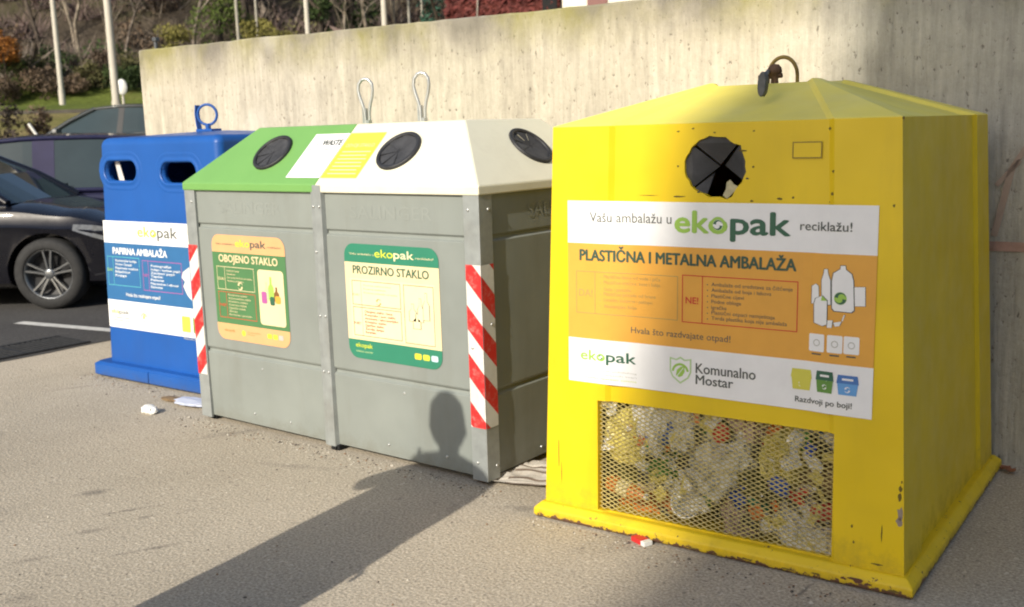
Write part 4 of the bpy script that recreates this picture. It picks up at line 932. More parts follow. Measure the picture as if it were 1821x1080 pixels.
for k, m_ in enumerate((PBY, PBG, PBB)): LB.rrect(x0_[0] + k * 0.11, x0_[0] + k * 0.11 + 0.085, x0_[1], x0_[1] + 0.1, 0.01, m_, 0.002)
LB.textpx('Razdvoji po boji!', (328, 602), (380, 612), 4, PLGR, 0.01)
LB.build('information_sign')

# ------------------------------------------------------------------ rubbish behind the mesh
YMi = YM.inverted()
def wpt(px, py, depth):
    """world point behind the mesh opening, given a photo point and a depth behind the front"""
    P = YF.p(*YF.q(px, py), -REC - 0.012 - depth); return YM @ P
def place(o, P, rot=(0, 0, 0)): o.location = P; o.rotation_euler = rot; return o
def mat_film(name, col, rough=0.3, alpha=1.0):
    m = mat(name, col, rough, var=0.22, scale=22, bmp=0.25, bscale=18); return m
def crumple(name, r, sq, m, seed, amp=0.35, freq=2.2, sub=4):
    bm = bmesh.new(); bmesh.ops.create_icosphere(bm, subdivisions=sub, radius=1)
    for v in bm.verts:
        p = v.co.copy(); q = p * freq + Vec((seed * 3.1, seed * 1.7, 0))
        d = 1 + amp * (1 - 2 * abs(noise.noise(q))) * 0.8 + amp * 0.5 * (1 - 2 * abs(noise.noise(q * 2.6))) + amp * 0.22 * noise.noise(q * 6)
        v.co = Vec((p.x * sq[0], p.y * sq[1], p.z * sq[2])) * r * d
    me = bpy.data.meshes.new(name); bm.to_mesh(me); bm.free(); me.materials.append(m)
    o = bpy.data.objects.new(name, me); COL.objects.link(o); return o
def bottle(name, r, h, m, capm, label_m=None):
    t = thing(name, '-', 'bottle'); mb = MB()
    mb.lathe([(0, 0.004), (r * 0.8, 0), (r, 0.012), (r, h * 0.2), (r * 0.94, h * 0.24), (r, h * 0.28), (r, h * 0.62), (r * 0.8, h * 0.76), (r * 0.36, h * 0.9), (r * 0.36, h * 0.95)], None, 20); mb.build('bottle_body', m, t)
    c = MB(); c.lathe([(r * 0.42, h * 0.93), (r * 0.42, h), (0, h)], None, 16); c.build('cap', capm, t)
    if label_m: l = MB(); l.lathe([(r * 1.01, h * 0.3), (r * 1.01, h * 0.58)], None, 20); l.build('paper_band', label_m, t)
    return t
def carton(name, w, d, h, m, top_m, seed):
    t = thing(name, '-', 'carton'); mb = MB(); r_ = random.Random(seed); j = lambda: r_.uniform(-0.004, 0.004)
    lo = [Vec((x * w / 2 + j(), y * d / 2 + j(), j())) for x, y in ((-1, -1), (1, -1), (1, 1), (-1, 1))]
    mid = [v + Vec((j(), j(), h * 0.5)) for v in lo]; hi = [v + Vec((j(), j(), h)) for v in lo]
    mb.loft([lo, mid, hi]); mb.build('box', m, t, bevel=0.003)
    g = MB(); g.loft([[v + Vec((0, 0, 0.001)) for v in hi], [Vec((v.x, v.y * 0.1, v.z + d * 0.42)) for v in hi]]); g.box(-w / 2, w / 2, -0.002, 0.002, h + d * 0.4, h + d * 0.58); g.build('gable', top_m, t)
    return t
def pot(name, r, h, m):
    mb = MB(); mb.lathe([(0, 0.0), (r * 0.82, 0.0), (r, h), (r * 1.08, h), (r * 1.08, h - 0.005), (r * 1.02, h - 0.006)], None, 28)
    mb.lathe([(0, 0.008), (r * 0.75, 0.008), (r * 0.95, h)], None, 28); return mb.build(name, m)
def can(name, r, h, m):
    t = thing(name, '-', 'can'); mb = MB(); mb.lathe([(0, 0.004), (r * 0.75, 0.0), (r, 0.01), (r, h - 0.012), (r * 0.82, h)], None, 22); mb.build('can_body', m, t)
    c = MB(); c.lathe([(r * 0.82, h), (r * 0.76, h - 0.003), (0, h - 0.003)], None, 22); c.build('lid', M_GALV, t); return t
FW = mat_film('crumpled white film', (0.85, 0.84, 0.8)); FC = mat_film('hazy clear film', (0.8, 0.79, 0.72), 0.25); FY = mat_film('yellow carrier film', (0.74, 0.64, 0.16))
FO = mat_film('olive film', (0.07, 0.07, 0.015)); FG = mat_film('green film', (0.08, 0.26, 0.05)); FB = mat_film('blue wrapper', (0.03, 0.09, 0.45), 0.25); FR = mat_film('red wrapper', (0.55, 0.05, 0.03), 0.25)
FOR = mat_film('orange plastic', (0.7, 0.2, 0.03)); FBR = mat_film('brown paper', (0.2, 0.13, 0.06), 0.7); FDK = mat_film('dark sack and gap film', (0.03, 0.03, 0.03), 0.35); FPK = mat_film('pale pink film', (0.6, 0.45, 0.4))
def bag(px, py, dp, r, sq, m, label, seed, amp=0.62, freq=1.9):
    o = crumple('plastic_bag', r, sq, m, seed, amp, freq); place(o, wpt(px, py, dp), (0.3 * seed, 0.2 * seed, 0.7 * seed)); return tag(o, label, 'plastic bag')
# big sacks filling the bin, film darkened to stand for shaded gaps
bag(1150, 800, 0.42, 0.27, (1.1, 0.7, 0.9), FO, 'large dark green sack deep in the left of the mesh window', 1)
bag(1340, 790, 0.43, 0.27, (1.1, 0.7, 0.8), FO, 'large dark olive sack filling the back right of the mesh window', 2)
bag(1250, 930, 0.4, 0.24, (1.4, 0.7, 0.6), FDK, 'large dark sack at the bottom behind the mesh window', 3)
bag(1430, 940, 0.36, 0.2, (1.0, 0.7, 0.8), FBR, 'brown crumpled sack at the bottom right behind the mesh window', 4)
bag(1110, 930, 0.33, 0.17, (1.1, 0.7, 0.7), FOR, 'orange crumpled sack in the lower left corner behind the mesh', 5)
# things lying against the mesh
bag(1232, 838, 0.1, 0.105, (1.0, 0.7, 1.2), FC, 'big hazy clear bag in the middle of the mesh window', 6, 0.6)
bag(1135, 745, 0.06, 0.075, (1.5, 0.5, 0.8), FW, 'white crumpled bag in the upper left corner of the mesh window', 7)
bag(1100, 785, 0.05, 0.06, (1.2, 0.6, 1.1), FY, 'yellow crumpled bag near the left edge of the mesh window', 8)
bag(1200, 755, 0.06, 0.06, (1.5, 0.5, 0.7), FC, 'clear crumpled bag below the upper rim of the mesh window', 9)
bag(1310, 830, 0.05, 0.062, (1.1, 0.6, 1.0), FC, 'clear crumpled bag right of the middle of the mesh window', 10)
bag(1380, 810, 0.09, 0.09, (1.2, 0.6, 1.1), FY, 'yellow crumpled bag right of the centre against the mesh', 11)
bag(1290, 945, 0.05, 0.07, (1.3, 0.6, 0.8), FPK, 'pale pink film bundle at the bottom middle of the mesh window', 12)
bag(1400, 965, 0.045, 0.075, (1.6, 0.6, 0.6), FW, 'white film heap at the bottom right of the mesh window', 13)
bag(1448, 972, 0.03, 0.045, (1.2, 0.6, 0.9), FC, 'clear film scrap in the lower right corner of the mesh window', 14)
bag(1452, 870, 0.09, 0.075, (0.9, 0.6, 1.5), FBR, 'brown paper bundle at the right edge of the mesh window', 15)
bag(1160, 840, 0.08, 0.06, (1.2, 0.6, 1.0), FG, 'green film bundle left of the big clear bag', 16)
bag(1295, 760, 0.1, 0.07, (1.5, 0.6, 0.7), FPK, 'pale pink film bundle right of the red wrapper', 17)
bag(1330, 880, 0.08, 0.06, (1.2, 0.6, 1.0), FO, 'olive film bundle between the blue wrapper and the clear bag', 18)
o = crumple('wrapper', 0.032, (1.0, 0.4, 1.1), FR, 21, 0.18, 1.5); tag(place(o, wpt(1270, 776, 0.03)), 'red snack wrapper below the upper middle of the mesh window', 'wrapper')
o = crumple('wrapper', 0.036, (1.15, 0.4, 0.85), FB, 22, 0.16, 1.4); tag(place(o, wpt(1376, 872, 0.025), (0, 0.5, 0)), 'bright blue wrapper right of the middle of the mesh window', 'wrapper')
o = crumple('wrapper', 0.026, (1.1, 0.4, 0.9), FB, 23, 0.2, 1.8); tag(place(o, wpt(1320, 872, 0.03)), 'small blue wrapper just left of the bright blue one', 'wrapper')
o = crumple('wrapper', 0.014, (1.1, 0.5, 0.9), FR, 24, 0.2, 1.8); tag(place(o, wpt(1422, 882, 0.02)), 'small red wrapper at the right of the mesh window', 'wrapper')
o = crumple('wrapper', 0.02, (1.4, 0.4, 0.6), FOR, 25, 0.2, 1.8); tag(place(o, wpt(1350, 868, 0.035), (0, 0.4, 0)), 'orange wrapper between the two blue wrappers', 'wrapper')
b1 = bottle('plastic_bottle', 0.034, 0.19, FOR, M_WHITE, PLY); b1['label'] = 'orange plastic bottle lying at the lower left of the mesh window'; place(b1, wpt(1085, 870, 0.05) + Vec((-0.05, 0, 0.0)), (radians(5), radians(98), 0))
b2 = bottle('plastic_bottle', 0.036, 0.24, FC, FB, PTEALG); b2['label'] = 'clear plastic bottle with blue cap leaning right of the middle behind mesh'; place(b2, wpt(1355, 960, 0.06), (radians(-8), radians(-28), 0))
b3 = bottle('plastic_bottle', 0.034, 0.22, FG, M_WHITE, PCREAM); b3['label'] = 'green plastic bottle standing tilted left of the clear bag'; place(b3, wpt(1185, 855, 0.12), (radians(-10), radians(24), 0))
b4 = bottle('plastic_bottle', 0.033, 0.2, FW, FR, PBLU); b4['label'] = 'white plastic bottle with red cap lying under the upper right rim'; place(b4, wpt(1400, 775, 0.1), (0, radians(80), radians(10)))
p1 = pot('food_tub', 0.056, 0.075, FW); tag(place(p1, wpt(1205, 915, 0.065), (radians(60), radians(20), 0)), 'round white food tub lying at the bottom left behind the mesh', 'tub')
p2 = pot('food_tub', 0.034, 0.08, flat('tub cream', (0.62, 0.58, 0.45))); tag(place(p2, wpt(1122, 872, 0.06), (0, radians(80), 0)), 'small cream tub lying right of the orange bottle', 'tub')
k1 = carton('drink_carton', 0.075, 0.05, 0.16, flat('carton yellow white', (0.66, 0.6, 0.34)), M_WHITE, 4); k1['label'] = 'pale yellow drink carton tilted in the upper left of mesh window'; place(k1, wpt(1120, 810, 0.07), (0, radians(52), 0))
k2 = carton('drink_carton', 0.07, 0.05, 0.15, flat('carton green', (0.2, 0.35, 0.12)), M_WHITE, 5); k2['label'] = 'green drink carton leaning in the upper right of mesh window'; place(k2, wpt(1350, 830, 0.14), (0, radians(-20), 0.3))
c1 = can('drink_can', 0.031, 0.115, flat('can red', (0.5, 0.04, 0.03), 0.3)); c1['label'] = 'red drink can lying under brown bundle at right of mesh'; place(c1, wpt(1430, 925, 0.05), (0, radians(75), 0.2))
c2 = can('drink_can', 0.031, 0.115, flat('can blue', (0.05, 0.12, 0.4), 0.3)); c2['label'] = 'blue drink can upright high in the left of mesh window'; place(c2, wpt(1160, 795, 0.06), (0.1, radians(35), 0.2))

# a loose mass of film and wrapper shreds between the larger pieces, dark ones painting in the shaded gaps
mb = MB(); rg = random.Random(77); smats = [FW, FC, FY, FG, FR, FB, FOR, FPK, FDK]
for k in range(190):
    px, py = rg.uniform(1072, 1476), 0; f = (px - 1069) / 410; py = rg.uniform(716 + f * 62, 900 + f * 92); dp = 0.012 + 0.16 * rg.random() ** 1.6
    P = wpt(px, py, dp); mk = rg.choice((0, 0, 0, 0, 1, 1, 1, 2, 2, 3, 4, 5, 6, 8, 8, 8)); w = rg.uniform(0.014, 0.042); h = rg.uniform(0.012, 0.03)
    ax = Vec((rg.gauss(0, 1), rg.gauss(0, 0.35), rg.gauss(0, 1))).normalized(); ay = ax.cross(Vec((rg.gauss(0, 0.3), 1, rg.gauss(0, 0.3)))).normalized(); az = ax.cross(ay); g = 4; vs = []
    for i in range(g + 1):
        for j in range(g + 1):
            q = P + ax * (w * (i / g - 0.5) * 2 * rg.uniform(0.85, 1.15)) + ay * (h * (j / g - 0.5) * 2 * rg.uniform(0.85, 1.15)) + az * rg.uniform(-0.008, 0.008)
            d_ = (q - (YM @ YF.p(0.6, -1.2, -REC - 0.004))).dot(YM.to_3x3() @ YF.N)
            if d_ > -0.004: q = q - (YM.to_3x3() @ YF.N) * (d_ + 0.004)
            vs.append(q)
    mb.add(vs, [(i * (g + 1) + j, i * (g + 1) + j + 1, (i + 1) * (g + 1) + j + 1, (i + 1) * (g + 1) + j) for i in range(g) for j in range(g)], mk)
tag(mb.build('packaging_scraps', smats), 'loose mass of film and wrapper shreds behind the mesh of the yellow bin', 'rubbish', None, 'stuff')
# nothing pokes through the mesh: push each piece back until it just rests behind it
bpy.context.view_layer.update()
Fn = (YM.to_3x3() @ YF.N); Fo = YM @ YF.p(0.6, -1.2, -REC - 0.004)
YFOLK = ('plastic_bag', 'wrapper', 'plastic_bottle', 'food_tub', 'drink_carton', 'drink_can')
for o in [o for o in COL.objects if o.parent is None and o.name.split('.')[0] in YFOLK]:
    far = max(((c.matrix_world @ v.co) - Fo).dot(Fn) for c in [o] + list(o.children) if c.type == 'MESH' for v in c.data.vertices)
    gap = 0.004 if far > -0.06 else 0.0
    if far > -gap: o.location -= Fn * (far + gap)

# ------------------------------------------------------------------ litter on the ground
def litter(name, label, cat, px, py, r, sq, m, seed, amp=0.25):
    o = crumple(name, r, sq, m, seed, amp, 1.6, 3); P = gnd(px, py); place(o, P + Vec((0, 0, r * sq[2] * 0.75))); return tag(o, label, cat)
litter('paper_scrap', 'small white crumpled paper on the asphalt in front of the blue bin', 'litter', 266, 735, 0.035, (1.4, 0.9, 0.75), M_WHITE, 31)
o = crumple('paper_scrap', 0.1, (1.2, 0.6, 0.12), flat('paper bluish', (0.52, 0.55, 0.64)), 32, 0.3, 1.6, 3); place(o, gnd(337, 722) + Vec((0, 0.02, 0.02))); tag(o, 'pale bluish paper sheet pushed under the foot of the blue bin', 'litter')
o = crumple('paper_scrap', 0.05, (1.4, 0.7, 0.15), FBR, 33, 0.3, 1.6, 3); place(o, gnd(306, 712) + Vec((0, 0, 0.01))); tag(o, 'small brown paper scrap under the foot skirt of the blue bin', 'litter')
# red and white packet in front of the yellow bin
t = thing('cigarette_packet', 'small red and white packet lying at the foot of the yellow bin', 'packet', gnd(1141, 966), radians(-22))
mb = MB(); mb.box(-0.04, 0.018, -0.02, 0.02, 0.001, 0.02); mb.build('box', M_RED, t, bevel=0.002)
mb = MB(); mb.box(0.0182, 0.042, -0.0195, 0.0195, 0.0012, 0.0195); mb.build('lid', M_WHITE, t, bevel=0.002)
# striped white mat between the grey and yellow bins
t = thing('striped_mat', 'dirty white striped cloth lying between the grey and yellow bins', 'mat', gnd(950, 856), radians(22))
mb = MB(); V_ = []; nx_, ny_ = 30, 24
for i in range(nx_ + 1):
    for j in range(ny_ + 1):
        x, y = -0.17 + 0.6 * i / nx_, -0.09 + 0.34 * j / ny_
        V_.append((x + 0.012 * noise.noise(Vec((x * 9, y * 9, 2))), y + 0.02 * noise.noise(Vec((x * 9, y * 9, 7))), 0.012 + 0.014 * noise.noise(Vec((x * 14, y * 14, 1))) + 0.008 * abs(sin(y * 75))))
mw = mat('dirty white cloth', (0.52, 0.48, 0.42), 0.9, var=0.15, scale=18, dirt=(0.2, 0.15, 0.12), dirt_amt=0.6, dirt_scale=12); md = mat('brown stripe cloth', (0.17, 0.13, 0.1), 0.9, var=0.3, scale=20)
for i in range(nx_):
    for j in range(ny_):
        a = i * (ny_ + 1) + j; mb.add([V_[a], V_[a + ny_ + 1], V_[a + ny_ + 2], V_[a + 1]], [(0, 1, 2, 3)], 1 if (j % 4 == 0 and 2 < i) else 0, True)
mb.build('cloth', [mw, md], t)
# grit and crumbs gathered along the feet of the bins and strewn about
mb = MB(); rg = random.Random(41); gm = [mat('pale grit', (0.5, 0.46, 0.38), 0.9), mat('dark grit', (0.1, 0.085, 0.07), 0.9), mat('brown crumb', (0.22, 0.13, 0.07), 0.9)]
for k in range(1300):
    if k < 500: x, y = rg.uniform(-2.2, 0.1), -0.02 - abs(rg.gauss(0, 0.07))
    elif k < 700: x, y = rg.uniform(-3.7, -2.3), 0.28 - abs(rg.gauss(0, 0.1))
    elif k < 900: x, y = 0.4 + rg.random() * 1.5, -0.19 - abs(rg.gauss(0, 0.05)) + 0
    elif k < 1000: x, y = 1.95 + rg.random() * 0.6, 1.48 - abs(rg.gauss(0, 0.05))
    else: x, y = rg.uniform(-4.4, 2.0), rg.uniform(-2.2, 0.2)
    r_ = rg.uniform(0.002, 0.0065) * (1 if rg.random() < 0.93 else 1.6)
    pts = [Vec((x + r_ * rg.uniform(0.6, 1.2) * cos(a), y + r_ * rg.uniform(0.6, 1.2) * sin(a), 0.001)) for a in (0, 1.26, 2.5, 3.8, 5.0)]
    mb.add(pts + [Vec((x, y, r_ * rg.uniform(0.5, 1.1)))], [(i, (i + 1) % 5, 5) for i in range(5)], rg.choice((0, 0, 1, 1, 2)))
tag(mb.build('grit', gm), 'fine grit and crumbs gathered along the feet of the bins', 'grit', None, 'stuff')
# dry leaf by the wall
def leaf_obj(label, P, rz, s):
    mb = MB(); pts = [(0, -1), (0.35, -0.6), (0.6, 0), (0.3, 0.3), (0.35, 0.8), (0, 0.7), (-0.35, 0.9), (-0.3, 0.3), (-0.65, 0.1), (-0.35, -0.6)]
    mb.add([Vec((x * s, y * s, 0.012 + 0.018 * abs(x) + 0.01 * y * y)) for x, y in pts] + [Vec((0, 0, 0.006))], [(i, (i + 1) % 10, 10) for i in range(10)], 0)
    o = mb.build('dry_leaf', mat('dry leaf brown', (0.28, 0.12, 0.06), 0.7)); o.location = P; o.rotation_euler.z = rz; return tag(o, label, 'leaf')
leaf_obj('larger curled brown dry leaf at the wall foot right of the yellow bin', gnd(1795, 842), 0.6, 0.045)
leaf_obj('smaller brown dry leaf at the wall foot close to the yellow skirt', gnd(1783, 838), 2.2, 0.03)
# dark drain grate at the edge of the parking lane
M_IRON = mat('dark cast iron', (0.03, 0.03, 0.03), 0.7, 0.3, 0.3, 20)
t = thing('drain_grate', 'dark iron drain grate set in the asphalt in front of the black car', 'drain grate', (-4.93, 0.46, 0.004), radians(0))
mb = MB(); x0, x1, y0, y1 = -0.26, 0.22, -0.62, 0.4
mb.box(x0, x1, y0, y1, 0.0, 0.002); mb.build('pit', M_BLACK, t)
mb = MB()
for k in range(24): y = y0 + 0.02 + (y1 - y0 - 0.04) * k / 23; mb.box(x0 + 0.03, x1 - 0.03, y - 0.011, y + 0.011, 0.0025, 0.012)
mb.build('grille', M_IRON, t)
mb = MB(); mb.box(x0, x0 + 0.03, y0, y1, 0.0025, 0.014); mb.box(x1 - 0.03, x1, y0, y1, 0.0025, 0.014); mb.box(x0 + 0.03, x1 - 0.03, -0.13, -0.09, 0.0126, 0.015); mb.build('grate_frame', M_IRON, t)

# ------------------------------------------------------------------ cars
def mat_car(name, col):
    m, nt, b = new_mat(name); b.inputs['Base Color'].default_value = (*col, 1); b.inputs['Roughness'].default_value = 0.28; b.inputs['Metallic'].default_value = 0.0
    b.inputs['Coat Weight'].default_value = 0.8; b.inputs['Coat Roughness'].default_value = 0.03; b.inputs['Specular IOR Level'].default_value = 0.15
    d = noise_n(nt, 3, 6, 0.7); r = ramp(nt, d.outputs[0], [(0.4, 0.24), (0.75, 0.42)]); nt.links.new(r.outputs[0], b.inputs['Roughness']); return m
M_GLASS = mat('tinted car glass', (0.03, 0.045, 0.048), 0.05, 0, 0.1, 3, spec=0.5, coat=0.1)
M_TYRE = mat('tyre rubber', (0.018, 0.018, 0.018), 0.8, var=0.3, scale=20); M_RIM = mat('alloy rim', (0.19, 0.2, 0.21), 0.32, 0.75, 0.1, 8); M_RIMD = mat('dark wheel inside', (0.012, 0.012, 0.013), 0.6)
M_CHROME = mat('chrome trim', (0.6, 0.6, 0.6), 0.15, 1.0, 0.05); M_LAMP = mat('headlamp glass', (0.13, 0.135, 0.14), 0.15, 0.0, 0.3, 40, coat=0.5); M_TRIM = mat('black trim', (0.012, 0.012, 0.012), 0.5); M_SEAT = mat('seat cloth', (0.1, 0.1, 0.1), 0.9)
def wheel(root, x, y, side, R=0.338):
    """tyre > rim; axle along y, outer face on `side`"""
    Mx = Matrix.Translation((x, y, R)) @ Matrix.Rotation(radians(-90 * side), 4, 'X')      # local z points outwards
    m_ = MB(); w = 0.115
    m_.lathe([(R * 0.66, -w), (R * 0.9, -w), (R * 0.985, -w * 0.8), (R, -w * 0.5), (R, w * 0.5), (R * 0.985, w * 0.8), (R * 0.9, w), (R * 0.75, w * 1.04), (R * 0.695, w * 0.98), (R * 0.68, w * 0.7)], Mx, 48)
    ty = m_.build('wheel', M_TYRE, root)
    m_ = MB(); m_.lathe([(R * 0.69, w * 0.7), (R * 0.7, w * 0.93), (R * 0.665, w * 0.9), (R * 0.64, w * 0.45), (R * 0.6, w * 0.2)], Mx, 48, 0)
    m_.lathe([(R * 0.64, w * 0.3), (R * 0.5, w * 0.05), (0, 0.0)], Mx, 32, 1)
    m_.lathe([(R * 0.17, w * 0.3), (R * 0.16, w * 0.72), (R * 0.1, w * 0.8), (0, w * 0.8)], Mx, 20, 0)
    for k in range(5):
        for s_ in (-1, 1):
            a = 2 * pi * k / 5 + pi / 2
            Rz = Mx @ Matrix.Rotation(a, 4, 'Z')
            pts = [(R * 0.12, s_ * R * 0.04, 0.74), (R * 0.36, s_ * R * 0.065, 0.8), (R * 0.655, s_ * R * 0.115, 0.86)]
            for (xa, ya, za), (xb, yb_, zb_) in zip(pts, pts[1:]):
                h = R * 0.026
                vs = [Rz @ Vec((X, Yy + o * h, Z * w + dz)) for X, Yy, Z in ((xa, ya, za), (xb, yb_, zb_)) for o, dz in ((-1.3, -0.03), (-1, 0), (1, 0), (1.3, -0.03))]
                m_.add(vs, [(0, 1, 5, 4), (1, 2, 6, 5), (2, 3, 7, 6)], 0)
    m_.build('rim', [M_RIM, M_RIMD], ty)
    return ty
def interp(st, x):
    if x <= st[0][0]: return st[0][1:]
    for a, b in zip(st, st[1:]):
        if x <= b[0]:
            t = (x - a[0]) / (b[0] - a[0]); t = t * t * (3 - 2 * t); return tuple(u + (v - u) * t for u, v in zip(a[1:], b[1:]))
    return st[-1][1:]
def make_car(name, label, loc, rz, paint, L0, L1, hw, st, roof, axles, grp=None, rails=False, R=0.338):
    """st: (x, half width, z under, z crease, z shoulder, z deck); roof: dict of cabin points"""
    t = thing(name, label, 'car', loc, rz, grp)
    mb = MB(); rings = []; n = 44
    for i in range(n + 1):
        x = L0 + (L1 - L0) * i / n; w, zu, zc, zs, zd = interp(st, x); h = []
        for fy, z in ((0.0, zu), (0.86, zu), (0.97, zu + 0.06), (1.0, zu + 0.22), (0.985, zc - 0.06), (1.0, zc), (0.965, zc + 0.03), (0.935, zs), (0.86, zs + (zd - zs) * 0.45), (0.5, zs + (zd - zs) * 0.92), (0.0, zd)): h.append((fy * w, z))
        rings.append([Vec((x, -y, z)) for y, z in h] + [Vec((x, y, z)) for y, z in h[-2:0:-1]])
    mb.loft(rings, 0, True)
    b = mb.build('body', [paint], t, recalc=True)
    cut = []
    for ax in axles:
        for s_ in (-1, 1):
            c = MB(); c.lathe([(0, 0.66), (R + 0.045, 0.66), (R + 0.045, -0.3), (0, -0.3)], Matrix.Translation((ax, s_ * (hw - 0.3), R)) @ Matrix.Rotation(radians(-90 * s_), 4, 'X') , 36); cut.append(c)
    # one cutter per wheel well, about 0.3 m deep
    cut2 = []
    for ax in axles:
        for s_ in (-1, 1):
            c = MB(); rr_ = R + 0.042; ring = [(ax + rr_ * cos(2 * pi * k / 36), R + 0.01 + rr_ * sin(2 * pi * k / 36)) for k in range(36)]
            c.loft([[Vec((x, s_ * (hw - 0.28), z)) for x, z in ring], [Vec((x, s_ * (hw + 0.3), z)) for x, z in ring]]); cut2.append(c)
    boolean(b, cut2)
    for p in b.data.polygons: p.use_smooth = True
    es = b.modifiers.new('split', 'EDGE_SPLIT'); es.split_angle = radians(40)
    for ax in axles:
        for s_ in (-1, 1): wheel(t, ax, s_ * (hw - 0.13), s_, R)
    # cabin: belt points and roof points, mirrored
    wb0, wb1, wr0, wr1 = roof['ws_base'], roof['rw_base'], roof['ws_top'], roof['rw_top']      # (x, half width, z)
    bm_ = roof['belt']; rf = roof['roof']
    def side(pts, s_): return [Vec((x, s_ * y, z)) for x, y, z in pts]
    m_ = MB()
    nR = 10; grid = []
    for i in range(nR + 1):
        f = i / nR; x = wr0[0] + (wr1[0] - wr0[0]) * f; y, z = lin(f, [(k / (len(rf) - 1), v[0]) for k, v in enumerate(rf)]), lin(f, [(k / (len(rf) - 1), v[1]) for k, v in enumerate(rf)])
        grid.append([Vec((x, s_ * y, z + dz)) for s_, dz in ((-1, -0.012), (-0.93, 0.012), (-0.6, 0.035), (0, 0.045), (0.6, 0.035), (0.93, 0.012), (1, -0.012))])
    for a, b_ in zip(grid, grid[1:]):
        for j in range(6): m_.add([a[j], a[j + 1], b_[j + 1], b_[j]], [(0, 1, 2, 3)], 0, True)
    for s_ in (-1, 1):
        top = [Vec((g[0 if s_ < 0 else 6])) for g in grid]
        A0, A1 = Vec((wb0[0], s_ * wb0[1], wb0[2])), top[0]; C0, C1 = Vec((wb1[0], s_ * wb1[1], wb1[2])), top[-1]
        for a, b_, r0 in ((A0, A1, 0.042), (C0, C1, roof.get('cp', 0.07))): m_.tube([a, a.lerp(b_, 0.5) + Vec((0.02 if r0 < 0.05 else -0.02, 0, 0.02)), b_], r0, 8)
        m_.tube(top, 0.026, 8)
        m_.tube(side(bm_, s_), 0.03, 6)
    m_.build('roof_frame', paint, t)
    g = MB()
    gl = [v * 1 for v in grid[0]]; base = [Vec((wb0[0] + 0.10 * (1 - (k / 3 - 1) ** 2), (k / 3 - 1) * wb0[1], wb0[2] + 0.0)) for k in range(7)]
    mid = [base[k].lerp(gl[k], 0.5) + Vec((0.025, 0, 0.03)) for k in range(7)]
    for A, B_ in ((base, mid), (mid, gl)):
        for k in range(6): g.add([A[k], A[k + 1], B_[k + 1], B_[k]], [(0, 1, 2, 3)], 0, True)
    g.build('windscreen', M_GLASS, t)
    g = MB(); gl = grid[-1]; base = [Vec((wb1[0] - 0.06 * (1 - (k / 3 - 1) ** 2), (k / 3 - 1) * wb1[1], wb1[2])) for k in range(7)]
    for k in range(6): g.add([base[k], base[k + 1], gl[k + 1], gl[k]], [(0, 1, 2, 3)], 0, True)
    g.build('rear_window', M_GLASS, t)
    for s_ in (-1, 1):
        top = [Vec((v[0 if s_ < 0 else 6])) for v in grid]; A0 = Vec((wb0[0], s_ * wb0[1], wb0[2])); C0 = Vec((wb1[0], s_ * wb1[1], wb1[2]))
        cut = roof['pillars']
        def at_(f):      # belt and top points at fraction f of the belt line
            x = A0.x + (C0.x - A0.x) * f; bz = lin(-x, [(-p[0], p[2]) for p in bm_]); by = lin(-x, [(-p[0], p[1]) for p in bm_])
            lo = Vec((x, s_ * by, bz)); tz = None
            if x > top[0].x: u = (x - top[0].x) / (A0.x - top[0].x); hi = top[0].lerp(A0, u)
            elif x < top[-1].x: u = (top[-1].x - x) / (top[-1].x - C0.x); hi = top[-1].lerp(C0, u)
            else:
                i = (top[0].x - x) / (top[0].x - top[-1].x) * nR; k = min(int(i), nR - 1); hi = top[k].lerp(top[k + 1], i - k)
            return lo, hi
        for f0, f1 in cut:
            g = MB(); N_ = 8; c = [at_(f0 + (f1 - f0) * k / N_) for k in range(N_ + 1)]
            for (a, b_), (c_, d_) in zip(c, c[1:]): g.add([a, c_, d_, b_], [(0, 1, 2, 3)], 0, True)
            g.build('side_window', M_GLASS, t)
        for (f0, f1), (g0, g1) in zip(cut, cut[1:]):
            g = MB(); a, b_ = at_(f1); c_, d_ = at_(g0); o_ = Vec((0, s_ * 0.004, 0)); g.quad(a + o_, c_ + o_, d_ + o_, b_ + o_); g.build('door_pillar', roof.get('pm', M_TRIM), t)
        # mirror, handles, lamps
        g = MB(); mx, my, mz = wb0[0] - 0.28, s_ * (wb0[1] + 0.2), wb0[2] + 0.05
        g.loft([[Vec((mx + ax, my + ay * 0.11, mz + az * 0.065)) for ay, az in ((-1, -0.7), (0.8, -1), (1, 0), (0.8, 1), (-1, 0.8))] for ax in (-0.02, 0.06)]); g.tube([Vec((mx + 0.03, s_ * (wb0[1]), mz - 0.06)), Vec((mx + 0.03, my - s_ * 0.06, mz - 0.02))], 0.02, 6)
        g.build('wing_mirror', paint, t, bevel=0.02)
        for hx in roof['handles']:
            w, zu, zc, zs, zd = interp(st, hx); g = MB(); g.tube([Vec((hx - 0.1, s_ * (w * 0.985), zc + 0.01)), Vec((hx - 0.08, s_ * (w + 0.02), zc + 0.012)), Vec((hx + 0.08, s_ * (w + 0.02), zc + 0.012)), Vec((hx + 0.1, s_ * (w * 0.985), zc + 0.01))], 0.012, 6); g.build('door_handle', paint, t)
        g = MB(); pts = []
        for x, dz0, dz1 in roof['lamp']:
            w, zu, zc, zs, zd = interp(st, x); pts.append((x, w, zc, dz0, dz1))
        for (x, w, zc, a0, a1), (x2, w2, zc2, c0, c1) in zip(pts, pts[1:]):
            g.add([Vec((x, s_ * (w + 0.006), zc + a0)), Vec((x2, s_ * (w2 + 0.006), zc2 + c0)), Vec((x2, s_ * (w2 * 0.96 + 0.006), zc2 + c1)), Vec((x, s_ * (w * 0.97 + 0.006), zc + a1))], [(0, 1, 2, 3)], 0, True)
        g.build('headlight', M_LAMP, t)
